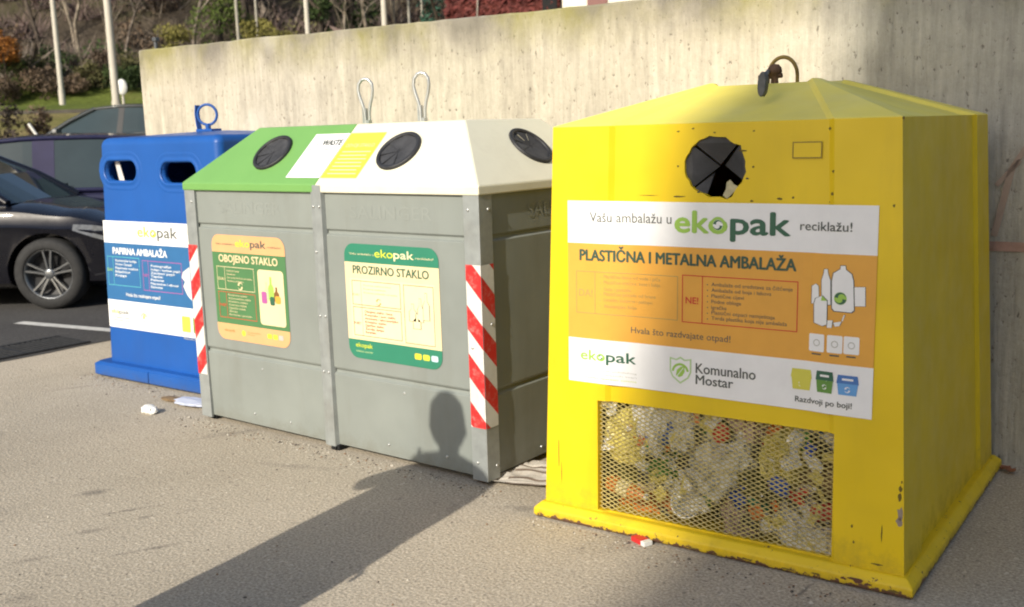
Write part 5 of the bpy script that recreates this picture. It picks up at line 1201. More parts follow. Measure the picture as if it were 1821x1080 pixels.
        if rails:
            g = MB(); tp = [Vec((v[0 if s_ < 0 else 6])) + Vec((0, -s_ * 0.04, 0.05)) for v in grid[1:-1]]; g.tube([tp[0] - Vec((0, 0, 0.05))] + tp + [tp[-1] - Vec((0, 0, 0.05))], 0.013, 6); g.build('roof_rail', M_TRIM, t)
    # front seats seen through the glass are left to the tint; grille and bumper slot on the nose
    x = L1; w, zu, zc, zs, zd = interp(st, x); g = MB(); g.box(x - 0.05, x + 0.008, -w * 0.55, w * 0.55, zc - 0.16, zc - 0.03); g.box(x - 0.05, x + 0.006, -w * 0.8, w * 0.8, zu + 0.08, zu + 0.2); g.build('grille', M_TRIM, t)
    return t
SEDAN = [(-2.4, 0.74, 0.42, 0.72, 0.86, 0.92), (-2.25, 0.84, 0.3, 0.78, 0.95, 1.03), (-1.7, 0.9, 0.22, 0.82, 0.98, 1.08), (-0.6, 0.905, 0.2, 0.82, 0.97, 1.0), (0.6, 0.905, 0.2, 0.8, 0.95, 1.0), (1.05, 0.9, 0.2, 0.79, 0.93, 1.02), (1.6, 0.885, 0.2, 0.76, 0.87, 0.95), (2.0, 0.83, 0.2, 0.71, 0.79, 0.85), (2.2, 0.72, 0.24, 0.64, 0.71, 0.75), (2.28, 0.6, 0.3, 0.56, 0.62, 0.66)]
SROOF = dict(ws_base=(1.02, 0.74, 1.0), ws_top=(0.24, 0.57, 1.44), rw_top=(-1.0, 0.55, 1.42), rw_base=(-1.72, 0.7, 1.06), roof=[(0.57, 1.435), (0.59, 1.47), (0.585, 1.465), (0.55, 1.41)],
             belt=[(1.02, 0.76, 0.965), (0.3, 0.83, 0.985), (-0.6, 0.83, 1.0), (-1.72, 0.74, 1.05)], pillars=[(0.06, 0.44), (0.475, 0.86)], handles=(0.0, -1.0), lamp=[(1.68, -0.01, 0.045), (1.85, -0.05, 0.06), (2.05, -0.09, 0.05), (2.2, -0.1, 0.02)])
M_BLK = mat_car('black car paint', (0.006, 0.006, 0.009)); M_NAVY = mat_car('dark violet blue car paint', (0.018, 0.018, 0.05)); M_DGR = mat_car('dark grey green car paint', (0.03, 0.036, 0.036))
CA = radians(36)
wp = gnd(95, 551); ca, sa = cos(CA), sin(CA); hwf = 0.885
c_loc = Vec((wp.x - (1.41 * ca - (-(hwf - 0.03)) * sa), wp.y - (1.41 * sa + (-(hwf - 0.03)) * ca), 0.004))
make_car('parked_car', 'glossy black saloon car with five double spoke alloy wheels parked left of the blue bin', c_loc, CA, M_BLK, -2.4, 2.28, 0.905, SEDAN, SROOF, (1.41, -1.4))
MPV = [(-2.1, 0.78, 0.4, 0.75, 0.9, 1.0), (-1.95, 0.86, 0.3, 0.8, 0.98, 1.04), (-0.8, 0.9, 0.22, 0.83, 1.0, 1.04), (0.9, 0.9, 0.22, 0.82, 0.99, 1.06), (1.3, 0.89, 0.22, 0.8, 0.97, 1.06), (1.75, 0.83, 0.22, 0.74, 0.87, 0.93), (2.0, 0.72, 0.25, 0.64, 0.72, 0.77), (2.08, 0.6, 0.3, 0.56, 0.62, 0.66)]
MROOF = dict(ws_base=(1.28, 0.76, 1.03), ws_top=(0.4, 0.6, 1.57), rw_top=(-1.75, 0.6, 1.55), rw_base=(-2.02, 0.74, 1.05), roof=[(0.6, 1.57), (0.63, 1.615), (0.635, 1.615), (0.6, 1.56)], cp=0.09, pm=mat('dull violet pillar', (0.022, 0.02, 0.06), 0.6, spec=0.3),
             belt=[(1.28, 0.78, 1.0), (0.3, 0.84, 1.01), (-1.0, 0.84, 1.03), (-2.02, 0.76, 1.05)], pillars=[(0.07, 0.4), (0.44, 0.62), (0.69, 0.93)], handles=(0.1, -0.9), lamp=[(1.55, -0.02, 0.06), (1.75, -0.05, 0.08), (1.95, -0.08, 0.05)])
def bgxy(px, dist):
    d = ray(px, 250); h = Vec((d.x, d.y, 0)).normalized(); return CAMP.x + h.x * dist, CAMP.y + h.y * dist
def bgp(px, dist): x, y = bgxy(px, dist); return Vec((x, y, terr(x, y)))
make_car('parked_car', 'dark violet blue family car with tall windows behind the black saloon', bgp(238, 13.3) + Vec((0, 0, 0.0)), radians(50), M_NAVY, -2.1, 2.08, 0.9, MPV, MROOF, (1.25, -1.3))
make_car('parked_car', 'dark grey green car with only its roof and windows showing above the blue bin', bgp(222, 19.5), radians(217), M_DGR, -2.4, 2.28, 0.905, SEDAN, SROOF, (1.41, -1.4))

# ------------------------------------------------------------------ poles, lamps and small street furniture
M_POLE = mat('pale painted pole', (0.47, 0.44, 0.37), 0.6, var=0.08, scale=3); M_POLED = mat('dull steel pole', (0.3, 0.28, 0.23), 0.6, var=0.15)
def lamp_pole(label, px, dist, r, h, m=M_POLE, head=True, name='street_lamp', grp=None, lean=0.0):
    p = bgp(px, dist); t = thing(name, label, 'street lamp' if head else 'pole', p, radians(150), grp)
    mb = MB(); mb.tube([Vec((0, 0, -0.3)), Vec((0, 0, h * 0.5)), Vec((lean, 0, h))], [r, r * 0.85, r * 0.65], 12, 0, True); mb.tube([Vec((0, 0, -0.1)), Vec((0, 0, 0.5))], r * 1.15, 12); mb.build('post', m, t)
    if head:
        mb = MB(); mb.tube([Vec((lean, 0, h - 0.05)), Vec((lean + 0.4, 0, h + 0.3)), Vec((lean + 1.1, 0, h + 0.4))], r * 0.5, 8); mb.build('arm', m, t)
        mb = MB(); mb.loft([[Vec((lean + 1.0, y, h + 0.36 + z)) for y, z in ((-0.06, 0), (0.06, 0), (0.05, 0.08), (-0.05, 0.08))], [Vec((lean + 1.4, y, h + 0.4 + z)) for y, z in ((-0.14, 0), (0.14, 0), (0.1, 0.1), (-0.1, 0.1))], [Vec((lean + 1.75, y, h + 0.42 + z)) for y, z in ((-0.08, 0), (0.08, 0), (0.06, 0.06), (-0.06, 0.06))]]); mb.build('lamp_head', m, t)
    return t
lamp_pole('thinner pale lamp post on the grass, leftmost in the photo', 118, 36.5, 0.085, 8.5)
lamp_pole('thicker pale lamp post rising behind the dark grey green car', 213, 27.5, 0.095, 8)
lamp_pole('tall cream lamp post behind the concrete wall beside yellow shrubs', 559, 30, 0.075, 9)
lamp_pole('white lamp post behind the concrete wall left of the ivy wall', 694, 30, 0.09, 9)
lamp_pole('thin grey pole with a clamp behind the left end of the wall', 437, 33, 0.05, 9, M_POLED, False, 'utility_pole')
lamp_pole('thinnest grey pole behind the wall between the clamped pole and cream lamp', 471, 36, 0.045, 9, M_POLED, False, 'utility_pole')
lamp_pole('slim grey pole close to the left end of the ivy wall', 760, 34, 0.04, 9, M_POLED, False, 'utility_pole')
t = lamp_pole('small distant lamp with a flat head behind the wall', 737, 42, 0.06, 4.6, M_POLED, False, 'street_lamp'); t['category'] = 'street lamp'
p = t.location
hp = Vec((0, 0, lin(0, [(0, 0)]) ));
zt_ = CAMP.z + 42 * (232 + 5 - 12) / FPX - p.z
mb = MB(); mb.box(-0.35, 0.25, -0.12, 0.12, zt_, zt_ + 0.09); mb.build('lamp_head', M_POLE, t, bevel=0.03)
t.children[0].scale = (1, 1, (zt_ + 0.05) / 4.6)
# round sign beside the thick lamp post
p = bgp(226, 31); t = thing('round_sign', 'small round white sign on a short post right of the thick lamp post', 'sign', p, radians(52))
hz = 1.55 + 31 * (253 - 165) / FPX - p.z
mb = MB(); mb.tube([Vec((0, 0, -0.2)), Vec((0, 0, hz))], 0.035, 10); mb.build('post', M_POLE, t)
mb = MB(); mb.lathe([(0, -0.02), (0.2, -0.02), (0.22, 0), (0.2, 0.02), (0, 0.02)], Matrix.Translation((0, -0.06, hz)) @ Matrix.Rotation(radians(90), 4, 'X') @ Matrix.Scale(0.62, 4, (1, 0, 0)), 28); mb.build('sign_disc', M_WHITE, t)
p = bgp(68, 23.5); t = thing('glint_stick', 'short white stake standing in for sparkle on the small dark shrub left of the cars', 'glint stick', p, 0)  # white stick added in place of bright glints on the shrub
mb = MB(); zz = 1.55 + 23.5 * (257 - 224) / FPX - p.z; mb.tube([Vec((0.09, 0.13, -0.05)), Vec((-0.09, -0.12, zz))], 0.03, 8); mb.build('stick', M_WHITE, t)
# short grey post on the left end of the wall
WM = Matrix.Translation(wall_root) @ Matrix.Rotation(WA, 4, 'Z')
q = WM.inverted() @ hit(273, 80, (sin(WA), -cos(WA), 0), WM @ Vec((0, 0.12, 0)))
t = thing('wall_post', 'short grey bracket post standing on the left end of the concrete wall', 'post', WM @ Vec((q.x, 0.14, 2.2)), WA)
mb = MB(); mb.tube([Vec((0, 0, 0.0)), Vec((0, 0, 0.12))], 0.014, 8); mb.build('post', M_GMETAL, t)
mb = MB(); mb.box(-0.02, 0.03, -0.02, 0.02, 0.118, 0.15); mb.build('cap', M_GMETAL, t, bevel=0.006)

# ------------------------------------------------------------------ trees, shrubs and scrub
def mat_leaf(name, a, b, rough=0.7):
    m, nt, bs = new_mat(name)
    c = ramp(nt, noise_n(nt, 0.9, 3, 0.6).outputs[0], [(0.35, a), (0.65, b)]).outputs[0]
    f = ramp(nt, noise_n(nt, 7, 2).outputs[0], [(0.35, 0.6), (0.65, 1.35)]); c = mix(nt, 1.0, c, f.outputs[0], 'MULTIPLY')
    nt.links.new(c, bs.inputs['Base Color']); bs.inputs['Roughness'].default_value = rough; bs.inputs['Specular IOR Level'].default_value = 0.2
    return m
L_EVER = mat_leaf('dark evergreen leaves', (0.02, 0.035, 0.012), (0.055, 0.085, 0.025)); L_GREEN = mat_leaf('mid green leaves', (0.05, 0.08, 0.018), (0.1, 0.13, 0.03))
L_YEL = mat_leaf('yellow green leaves', (0.13, 0.12, 0.03), (0.2, 0.18, 0.05)); L_ORG = mat_leaf('orange autumn leaves', (0.28, 0.1, 0.02), (0.4, 0.17, 0.04))
L_BRN = mat_leaf('brown dry leaves', (0.09, 0.066, 0.045), (0.15, 0.105, 0.07)); L_OLV = mat_leaf('olive leaves', (0.07, 0.07, 0.028), (0.12, 0.11, 0.045)); L_RED = mat_leaf('red ivy leaves', (0.065, 0.015, 0.014), (0.12, 0.032, 0.026))
L_TWIG = mat_leaf('grey brown twigs', (0.13, 0.105, 0.085), (0.21, 0.175, 0.14)); L_MAUV = mat_leaf('mauve brown twigs', (0.11, 0.08, 0.072), (0.18, 0.13, 0.115)); L_PALE = mat_leaf('pale bark', (0.17, 0.14, 0.105), (0.26, 0.22, 0.17)); L_BARK = mat_leaf('dark bark', (0.05, 0.04, 0.03), (0.09, 0.07, 0.055))
def leaf_blob(mb, c, r, n, s, rg, m=0, flatz=0.8, hollow=0.35):
    for _ in range(n):
        d = Vec((rg.gauss(0, 1), rg.gauss(0, 1), rg.gauss(0, 1))).normalized(); k = (hollow + (1 - hollow) * rg.random()) ** 0.6
        p = c + Vec((d.x * r[0], d.y * r[1], d.z * r[2])) * k
        a = Vec((rg.gauss(0, 1), rg.gauss(0, 1), rg.gauss(0, 1))).normalized(); b = a.orthogonal().normalized(); b = (b * rg.uniform(0.5, 1) + a.cross(b) * rg.uniform(-1, 1)).normalized()
        ss = s * rg.uniform(0.5, 1.3)
        mb.add([p - a * ss, p + b * ss * 0.55, p + a * ss, p - b * ss * 0.5], [(0, 1, 2, 3)], m)
def limbs(mb, p, d, L, r, lev, rg, maxlev, tips, n=5, spread=0.55, upw=0.25):
    pts = [p]; q = p.copy(); dd = d.copy()
    for k in range(4):
        dd = (dd + Vec((rg.gauss(0, 0.1), rg.gauss(0, 0.1), rg.gauss(0.03, 0.06)))).normalized(); q = q + dd * L / 4; pts.append(q.copy())
    r1 = r * 0.55
    mb.tube(pts, [r + (r1 - r) * k / 4 for k in range(5)], max(3, n - lev), 0, False)
    tips.append((pts[-1], lev))
    if lev < maxlev:
        for k in range(rg.choice((2, 3, 3)) + (1 if lev == 0 else 0)):
            i = rg.choice((2, 3, 4)) if lev else rg.choice((2, 3, 4, 4))
            a = Vec((rg.gauss(0, 1), rg.gauss(0, 1), 0)).normalized()
            nd = (dd * 0.75 + a * spread * rg.uniform(0.6, 1.4) + Vec((0, 0, upw))).normalized()
            limbs(mb, pts[i], nd, L * rg.uniform(0.6, 0.85), r1 * (0.85 if i == 4 else 0.7), lev + 1, rg, maxlev, tips, n, spread, upw)
def leafy_tree(name, label, cat, loc, seed, h, cr, leafm, n=1500, s=0.13, bark=L_BARK, crown_z=0.43, group=None, conifer=False):
    rg = random.Random(seed); t = thing(name, label, cat, loc, rg.uniform(0, 6), group)
    mb = MB(); tips = []; limbs(mb, Vec((0, 0, -0.2)), Vec((0, 0, 1)), h * 0.5, h * 0.022, 0, rg, 2, tips); mb.build('trunk', bark, t)
    mb = MB()
    if conifer:
        for k in range(26):
            f = k / 25; z = h * (0.12 + 0.88 * f); rr = cr * (1 - f) * rg.uniform(0.75, 1.15) + 0.12
            for a in range(5): an = rg.uniform(0, 6.28); leaf_blob(mb, Vec((cos(an) * rr * 0.6, sin(an) * rr * 0.6, z)), (rr * 0.45, rr * 0.45, h * 0.03), n // 130, s, rg)
    else:
        for k in range(22):
            a = rg.uniform(0, 6.28); e = rg.uniform(-0.9, 1); q = rg.uniform(0.25, 0.85)
            c = Vec((cos(a) * cr * q * sqrt(1 - e * e * 0.8), sin(a) * cr * q * sqrt(1 - e * e * 0.8), h * crown_z + e * h * (1 - crown_z) * 0.75)); rr = cr * rg.uniform(0.22, 0.42)
            leaf_blob(mb, c, (rr, rr, rr * 0.8), n // 22, s, rg)
    mb.build('crown', leafm, t); return t
def bare_tree(name, label, cat, loc, seed, h, bark, twig, group=None, spread=0.55):
    rg = random.Random(seed); t = thing(name, label, cat, loc, rg.uniform(0, 6), group)
    mb = MB(); tips = []; limbs(mb, Vec((0, 0, -0.3)), Vec((0.05, 0, 1)), h * 0.42, h * 0.012, 0, rg, 2, tips, 6, spread); mb.build('trunk', bark, t)
    m2 = MB()
    for p, lev in tips:
        for k in range(5 if lev == 2 else 2):
            a = Vec((rg.gauss(0, 1), rg.gauss(0, 1), rg.uniform(0.2, 1.6))).normalized(); tp = []
            limbs(m2, p, a, h * 0.11, h * 0.003, 2, rg, 4, tp, 5, 0.7, 0.2)
    m2.build('twigs', twig, t); return t

lt = leafy_tree; bt_ = bare_tree
# left of the wall
lt('autumn_tree', 'orange leaved autumn tree at the left edge of the photo', 'tree', bgp(17, 41), 1, 2.5, 1.0, L_ORG, 4200, 0.05, crown_z=0.72)
lt('evergreen_tree', 'tall dark green tree behind and above the orange tree', 'tree', bgp(46, 53), 2, 9.5, 2.3, L_EVER, 6000, 0.09)
lt('evergreen_tree', 'mid green leafy tree left of the thinner lamp post at the top edge', 'tree', bgp(62, 60), 22, 10.5, 2.0, L_GREEN, 5000, 0.09)
bt_('bare_tree', 'pale forked bare tree just right of the thinner lamp post', 'tree', bgp(160, 43), 3, 7.2, L_PALE, L_TWIG)
bt_('bare_tree', 'slender pale bare tree leaning between the two lamp posts', 'tree', bgp(145, 45), 33, 8.2, L_PALE, L_TWIG, spread=0.4)
bt_('bare_tree', 'small bare tree immediately left of the thicker lamp post', 'tree', bgp(186, 42.5), 34, 4.6, L_PALE, L_MAUV)
bt_('bare_tree', 'grey bare tree between the thicker lamp post and the wall end', 'tree', bgp(236, 43), 5, 6.4, L_TWIG, L_MAUV, spread=0.45)
bt_('bare_tree', 'mauve bare tree left of the thinner lamp post above the grass', 'tree', bgp(92, 47), 6, 7.5, L_BARK, L_MAUV)
bt_('bare_tree', 'tall bare tree at the top edge above the wall end', 'tree', bgp(275, 52), 7, 9, L_TWIG, L_TWIG)
# along the foot of the slope
for k, (px, dist, h, r_, m_, lab) in enumerate(((8, 40.5, 1.5, 1.0, L_BRN, 'russet brown shrub at the left edge under the orange tree'), (24, 41.5, 2.2, 1.2, L_GREEN, 'green shrub directly beneath the orange crown'), (52, 42, 2.0, 1.2, L_OLV, 'olive shrub left of the thinner lamp post at the grass edge'),
        (84, 41, 1.6, 1.1, L_BRN, 'brown dry shrub close left of the thinner lamp post'), (108, 42.5, 2.3, 1.1, L_EVER, 'dark green shrub right behind the thinner lamp post'), (134, 41, 1.4, 1.0, L_BRN, 'low brown shrub at the foot of the forked pale tree'),
        (172, 41.5, 1.6, 0.9, L_OLV, 'low olive shrub between the two lamp posts'), (198, 42, 1.9, 1.0, L_BRN, 'brown shrub touching the left side of the thicker lamp post'), (232, 41, 1.7, 1.0, L_EVER, 'dark shrub behind the round white sign'), (252, 42, 1.8, 1.0, L_OLV, 'olive shrub beside the wall end at the grass edge'))):
    lt('shrub', lab, 'shrub', bgp(px, dist), 50 + k, h * 0.62, r_ * 0.9, m_, 2200, 0.05, crown_z=0.5)
lt('shrub', 'small dark shrub on the yellowed grass around the added white stake', 'shrub', bgp(67, 24.2), 70, 0.75, 0.45, L_BRN, 600, 0.05, crown_z=0.5)
lt('shrub', 'dark shrub on the yellowed grass at the left edge of the photo', 'shrub', bgp(4, 24), 71, 0.95, 0.5, L_BARK, 700, 0.05, crown_z=0.5)
# behind the wall
def over(px, dist, top): return 0
lt('shrub', 'yellow green shrub showing above the left end of the wall', 'shrub', bgp(325, 38), 80, 2.7, 0.95, L_YEL, 2600, 0.055, crown_z=0.62)
lt('shrub', 'bright yellow green shrub above the wall between two grey poles and cream lamp', 'shrub', bgp(475, 36), 81, 2.75, 0.85, L_YEL, 2600, 0.055, crown_z=0.66)
lt('shrub', 'paler yellow shrub above the wall just left of the cream lamp post', 'shrub', bgp(515, 38), 82, 2.5, 0.9, L_YEL, 2400, 0.055, crown_z=0.64)
lt('evergreen_tree', 'rounded green tree above the wall left of the clamped pole', 'tree', bgp(402, 44), 83, 9, 2.0, L_GREEN, 7000, 0.08)
lt('evergreen_tree', 'dark evergreen tree between the two grey poles', 'tree', bgp(452, 47), 84, 9.5, 1.7, L_EVER, 6000, 0.08)
lt('evergreen_tree', 'dark evergreen tree immediately right of the cream lamp post', 'tree', bgp(583, 43), 85, 9, 1.1, L_EVER, 5000, 0.07)
lt('evergreen_tree', 'narrow dark pine left of the white lamp post', 'tree', bgp(642, 44), 86, 10, 1.1, L_EVER, 2600, 0.13, conifer=True)
bt_('bare_tree', 'pale bare tree between the dark evergreen and narrow pine', 'tree', bgp(615, 40), 87, 7.6, L_PALE, L_PALE)
bt_('bare_tree', 'pale bare tree around the white lamp post above the wall', 'tree', bgp(676, 42), 88, 8.5, L_PALE, L_TWIG)
bt_('bare_tree', 'pale bare tree behind the small flat headed lamp', 'tree', bgp(722, 44), 89, 8.8, L_PALE, L_PALE)
bt_('bare_tree', 'mauve bare tree above the wall left of the rounded green tree', 'tree', bgp(350, 43), 90, 8.0, L_TWIG, L_MAUV)
bt_('bare_tree', 'mauve bare tree above the wall between yellow shrubs and cream lamp', 'tree', bgp(530, 46), 91, 8.6, L_TWIG, L_MAUV)
lt('conifer', 'blue green conifer hugging the left edge of the red ivy wall', 'tree', bgp(797, 30.5), 92, 7.5, 0.9, mat_leaf('blue green needles', (0.02, 0.06, 0.04), (0.045, 0.1, 0.065)), 2200, 0.09, conifer=True)
# the scrub covering the hillside reads as one mass
mb = MB(); rg = random.Random(11)
for k in range(1150):
    s_ = 42 + 62 * rg.random() ** 1.3; tt = rg.uniform(-44 - s_ * 0.35, 40)
    x, y = spt(s_, tt); z = terr(x, y); big = 0.5 + 1.3 * rg.random(); mk = rg.choice((0, 0, 0, 1, 1, 1, 2, 3, 3, 4)); n_ = 80 if s_ < 60 else 44
    if mk in (0, 1):
        for q in range(n_):
            a = Vec((rg.gauss(0, 0.55), rg.gauss(0, 0.55), rg.uniform(0.5, 1.2))).normalized(); L = big * rg.uniform(0.6, 1.7); b0 = Vec((x + rg.gauss(0, 0.5), y + rg.gauss(0, 0.5), z - 0.1)); sd = a.cross(Vec((rg.gauss(0, 1), rg.gauss(0, 1), 0.1))).normalized() * 0.016 * (1 + s_ / 80)
            b1 = b0 + a * L * 0.6; b2 = b0 + (a + Vec((rg.gauss(0, 0.3), rg.gauss(0, 0.3), 0))).normalized() * L
            mb.add([b0 - sd, b0 + sd, b1 + sd * 0.7, b2, b1 - sd * 0.7], [(0, 1, 2, 3, 4)], mk)
    else: leaf_blob(mb, Vec((x, y, z + big * 0.5)), (big * 0.9, big * 0.9, big * 0.75), n_ * 3, 0.1, rg, mk)
sb = mb.build('hillside_scrub', [L_TWIG, L_MAUV, L_EVER, L_BRN, L_OLV]); tag(sb, 'tangle of brown and grey leafless scrub covering the hillside', 'scrub', None, 'stuff')

# ------------------------------------------------------------------ houses beyond the wall
def bg_house(name, label, px0, px1, dist0, dist1, h, wm, extra):
    a, b = bgxy(px0, dist0), bgxy(px1, dist1); base = min(terr(*a), terr(*b)) - 0.3
    d = Vec((b[0] - a[0], b[1] - a[1], 0)); L = d.length; rz = math.atan2(d.y, d.x)
    t = thing(name, label, 'house', (a[0], a[1], base), rz); H_ = h - base
    mb = MB(); mb.box(0, L, 0, 7, 0, H_); mb.build('wall', wm, t)
    mb = MB(); mb.loft([[Vec((-0.3, -0.4, H_)), Vec((L + 0.3, -0.4, H_)), Vec((L + 0.3, 7.4, H_)), Vec((-0.3, 7.4, H_))], [Vec((-0.3, -0.4, H_ + 0.15)), Vec((L + 0.3, -0.4, H_ + 0.15)), Vec((L + 0.3, 7.4, H_ + 0.15)), Vec((-0.3, 7.4, H_ + 0.15))], [Vec((0.6, 3.4, H_ + 1.6)), Vec((L - 0.6, 3.4, H_ + 1.6)), Vec((L - 0.6, 3.6, H_ + 1.6)), Vec((0.6, 3.6, H_ + 1.6))]]); mb.build('roof', mat('red roof tile', (0.3, 0.1, 0.06), 0.8, var=0.3, scale=4), t)
    return t, L, H_
def look_z(py, px, dist): return CAMP.z + (260 - 0.0305 * px - py) * dist / FPX
hs, L, H_ = bg_house('ivy_house', 'house front covered in dark red ivy above the wall', 806, 1003, 27, 26, 6.5, mat('dull plaster', (0.2, 0.15, 0.12), 0.9), None)
mb = MB(); rg = random.Random(5)
for k in range(9000):
    x, z = rg.uniform(0.0, L - 0.05), rg.uniform(0.6, H_ + 0.1)
    if noise.noise(Vec((x * 0.9, z * 0.9, 3))) < -0.42: continue
    p = Vec((x, -0.04 - 0.12 * rg.random(), z)); n_ = Vec((rg.gauss(0, 0.5), -1, rg.gauss(0.3, 0.5))).normalized(); a = n_.orthogonal().normalized(); a = (a * cos(rg.random() * 6) + n_.cross(a) * sin(rg.random() * 6)); b = n_.cross(a); s_ = rg.uniform(0.06, 0.13)
    mb.add([p - a * s_, p - b * s_ * 0.8, p + a * s_, p + b * s_ * 0.8], [(0, 1, 2, 3)], 0)
iv = mb.build('ivy', L_RED, hs)
mb = MB(); fx = L * (868 - 806) / (1003 - 806); mb.tube([Vec((fx - 0.1, -0.25, H_ - 2.6)), Vec((fx + 0.02, -0.24, H_ - 1)), Vec((fx + 0.1, -0.22, H_ + 0.1))], 0.018, 6); mb.build('downpipe', M_POLED, hs)
mb = MB(); mb.box(L - 0.42, L - 0.05, -0.2, -0.02, 0.5, H_ - 0.2); mb.build('dark_recess', M_BLACK, hs)
hs, L, H_ = bg_house('white_house', 'white plastered house with brown shutters right of the ivy house', 1005, 1190, 25.8, 25, 6.4, mat('white plaster', (0.66, 0.62, 0.52), 0.8, var=0.05), None)
fx0, fx1 = L * (1051 - 1005) / 185, L * (1086 - 1005) / 185
mb = MB(); mb.box(fx0, fx1, -0.05, 0.02, H_ - 2.8, H_ - 0.6); mb.build('shutter', mat('brown shutter', (0.17, 0.07, 0.06), 0.6), hs)

# ------------------------------------------------------------------ behind the camera: what casts the long shadows
def block(name, label, x0, y0, w, d, h, m):
    t = thing(name, label, 'building', (x0, y0, 0), 0); mb = MB(); mb.box(0, w, -d, 0, 0, h); mb.build('wall', m, t)
    mb = MB(); mb.box(-0.25, w + 0.25, -d - 0.25, 0.25, h, h + 0.25); mb.build('roof', mat('flat roof concrete', (0.25, 0.24, 0.22), 0.9), t)
    for fl in range(int(h / 3.1)):
        for k in range(int(w / 3.4)):
            x = 1.2 + k * 3.4; z = 0.9 + fl * 3.1
            f = MB(); f.box(x - 0.06, x + 1.46, 0.003, 0.04, z - 0.06, z + 1.46); fo = f.build('window', M_WHITE, t); g = MB(); g.box(x, x + 1.4, 0.04, 0.045, z, z + 1.4); g.build('pane', M_GLASS, fo)
    return t
block('apartment_block', 'beige apartment block across the street behind the viewer', 4.75, -24, 22, 9, 18.6, mat('beige plaster', (0.45, 0.4, 0.32), 0.85))

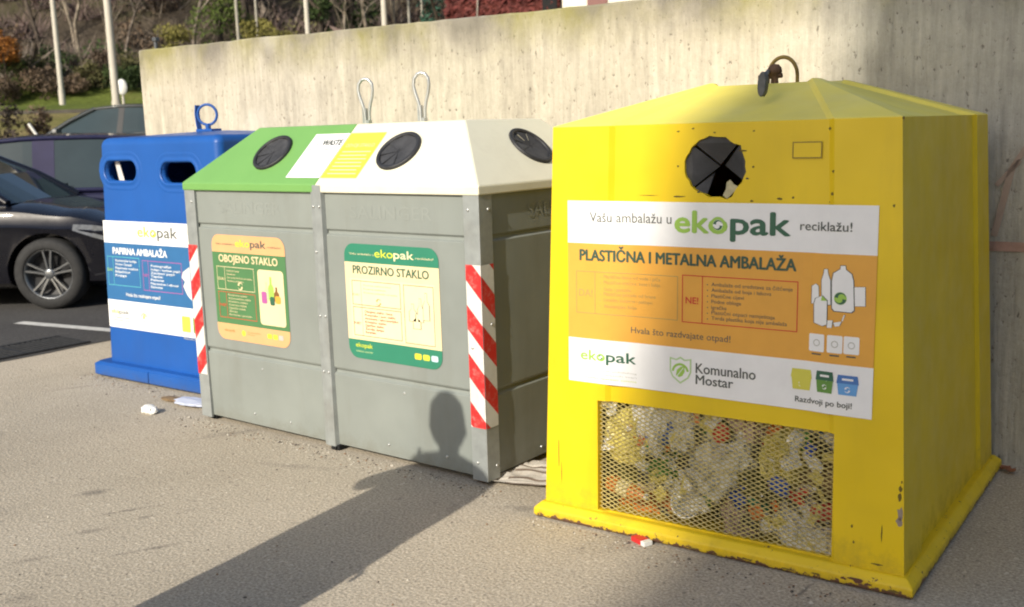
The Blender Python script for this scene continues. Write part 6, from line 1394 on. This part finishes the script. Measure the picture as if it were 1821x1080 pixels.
def person():
    """standing figure whose shadow reaches the grey bin; one hand raised to the cheek"""
    t = thing('person', 'standing person in long dark coat and dark trousers with one hand raised to the shoulder', 'person', (0.05, -2.54, 0), 0)
    V_ = []; E_ = []; R_ = []
    def v(x, y, z, r, par=None, ry=None):
        V_.append((x, y, z)); R_.append((r, ry or r)); i = len(V_) - 1
        if par is not None: E_.append((par, i))
        return i
    pel = v(0, 0, 0.95, 0.155, None, 0.12); wst = v(0, 0.0, 1.1, 0.15, pel, 0.11); chs = v(0, 0.0, 1.3, 0.175, wst, 0.12); shc = v(0, 0.0, 1.42, 0.12, chs, 0.09); nk = v(0, 0.01, 1.5, 0.058, shc); 
    hd0 = v(0, 0.02, 1.56, 0.07, nk); hd1 = v(0, 0.025, 1.63, 0.088, hd0, 0.1); hd2 = v(0, 0.02, 1.70, 0.085, hd1, 0.095); v(0, 0.015, 1.745, 0.05, hd2)
    hands = []
    for s_ in (-1, 1):
        hip = v(s_ * 0.1, 0, 0.88, 0.1, pel); kn = v(s_ * 0.12, 0.01, 0.5, 0.065, hip); an = v(s_ * 0.13, -0.01, 0.1, 0.045, kn); v(s_ * 0.14, 0.12, 0.04, 0.04, v(s_ * 0.135, 0.03, 0.05, 0.05, an))
        sh_ = v(s_ * 0.2, 0.0, 1.42, 0.085, shc)
        if s_ < 0: el = v(-0.31, 0.08, 1.2, 0.065, sh_); wr_ = v(-0.2, 0.14, 1.36, 0.042, el); hands.append((V_[wr_], (0.75, -0.3, 0.6)))
        else: el = v(0.24, -0.03, 1.12, 0.052, sh_); wr_ = v(0.245, 0.08, 0.88, 0.036, el); hands.append((V_[wr_], (0.0, 0.2, -1)))
    me = bpy.data.meshes.new('body'); me.from_pydata(V_, E_, []); o = bpy.data.objects.new('body', me); COL.objects.link(o)
    sk = o.modifiers.new('skin', 'SKIN'); o.modifiers.new('sub', 'SUBSURF').levels = 2
    for i, r_ in enumerate(R_): me.skin_vertices[0].data[i].radius = r_
    me.skin_vertices[0].data[0].use_root = True
    bpy.context.view_layer.update(); m2 = bpy.data.meshes.new_from_object(o.evaluated_get(bpy.context.evaluated_depsgraph_get())); o.modifiers.clear(); o.data = m2; o.parent = t
    skin = mat('skin', (0.5, 0.3, 0.21), 0.5); jac = mat('dark jacket cloth', (0.03, 0.035, 0.05), 0.85); tro = mat('dark trousers', (0.025, 0.025, 0.03), 0.85); sho = mat('black shoes', (0.015, 0.015, 0.015), 0.5)
    for m_ in (skin, jac, tro, sho): m2.materials.append(m_)
    for p in m2.polygons:
        z = p.center.z; p.use_smooth = True; p.material_index = 0 if z > 1.475 else 1 if z > 0.93 else 2 if z > 0.09 else 3
        if abs(p.center.x) > 0.2 and z > 0.84 and z < 1.0: p.material_index = 1
    ct = MB(); cr = []
    for z, a, b in ((0.3, 0.25, 0.2), (0.55, 0.248, 0.19), (0.8, 0.25, 0.17), (0.98, 0.25, 0.145), (1.15, 0.235, 0.135), (1.3, 0.22, 0.125), (1.38, 0.19, 0.11)): cr.append([Vec((0.05 * min(1, (1.38 - z) * 2) + a * cos(2 * pi * k / 28) * (1 + 0.03 * cos(k * 2.3)), b * sin(2 * pi * k / 28), z)) for k in range(28)])
    ct.loft(cr, 0, True, False, False); ct.build('coat', jac, t)
    for (hx, hy, hz), dr in hands:
        d = Vec(dr).normalized(); sd = d.cross(Vec((0, 1, 0))).normalized(); nn = d.cross(sd); c = Vec((hx, hy, hz)); mb = MB()
        mb.loft([[c + sd * (x * w) + nn * (y * th) + d * l for x, y in ((-1, -1), (0, -1.2), (1, -1), (1, 1), (0, 1.2), (-1, 1))] for l, w, th in ((-0.01, 0.028, 0.02), (0.04, 0.04, 0.016), (0.09, 0.042, 0.013))])
        for k, (off, L) in enumerate(((-0.032, 0.062), (-0.011, 0.075), (0.011, 0.08), (0.032, 0.068))):
            b0 = c + sd * off + d * 0.085; mb.tube([b0, b0 + d * L * 0.5 + nn * 0.004, b0 + d * L * 0.8 + nn * 0.016, b0 + d * L + nn * 0.03], [0.009, 0.0085, 0.008, 0.006], 8)
        b0 = c + sd * 0.036 + d * 0.025; mb.tube([b0, b0 + sd * 0.03 + d * 0.03, b0 + sd * 0.035 + d * 0.06 + nn * 0.012], [0.011, 0.01, 0.007], 8)
        mb.build('hand', skin, t)
    hair = MB(); rg2 = random.Random(2); hair.lathe([(0.001, 1.80), (0.06, 1.792), (0.098, 1.75), (0.108, 1.69), (0.104, 1.63), (0.09, 1.6)], Matrix.Translation((0, 0.0, 0)), 20); hair.build('hair', mat('dark hair', (0.03, 0.02, 0.015), 0.7), t)
    f = MB(); f.lathe([(0, 0.02), (0.012, 0.012), (0.017, -0.004), (0.008, -0.014)], Matrix.Translation((0, 0.125, 1.63)) @ Matrix.Rotation(radians(-70), 4, 'X'), 10); f.build('nose', skin, t)
    for s_ in (-1, 1):
        e = MB(); e.lathe([(0, 0.01), (0.009, 0.006), (0.012, 0)], Matrix.Translation((s_ * 0.035, 0.112, 1.66)) @ Matrix.Rotation(radians(-90), 4, 'X'), 10); e.build('eye', mat('eye white', (0.6, 0.6, 0.6), 0.3), t)
        e = MB(); e.lathe([(0, 0.02), (0.018, 0.012), (0.024, 0)], Matrix.Translation((s_ * 0.095, 0.01, 1.645)) @ Matrix.Rotation(radians(90 * s_), 4, 'Y') @ Matrix.Scale(1.4, 4, (1, 0, 0)), 10); e.build('ear', skin, t)
    mo = MB(); mo.tube([Vec((-0.026, 0.108, 1.585)), Vec((0, 0.116, 1.583)), Vec((0.026, 0.108, 1.585))], 0.006, 6); mo.build('mouth', mat('lips', (0.4, 0.17, 0.14), 0.5), t)
    return t
person()
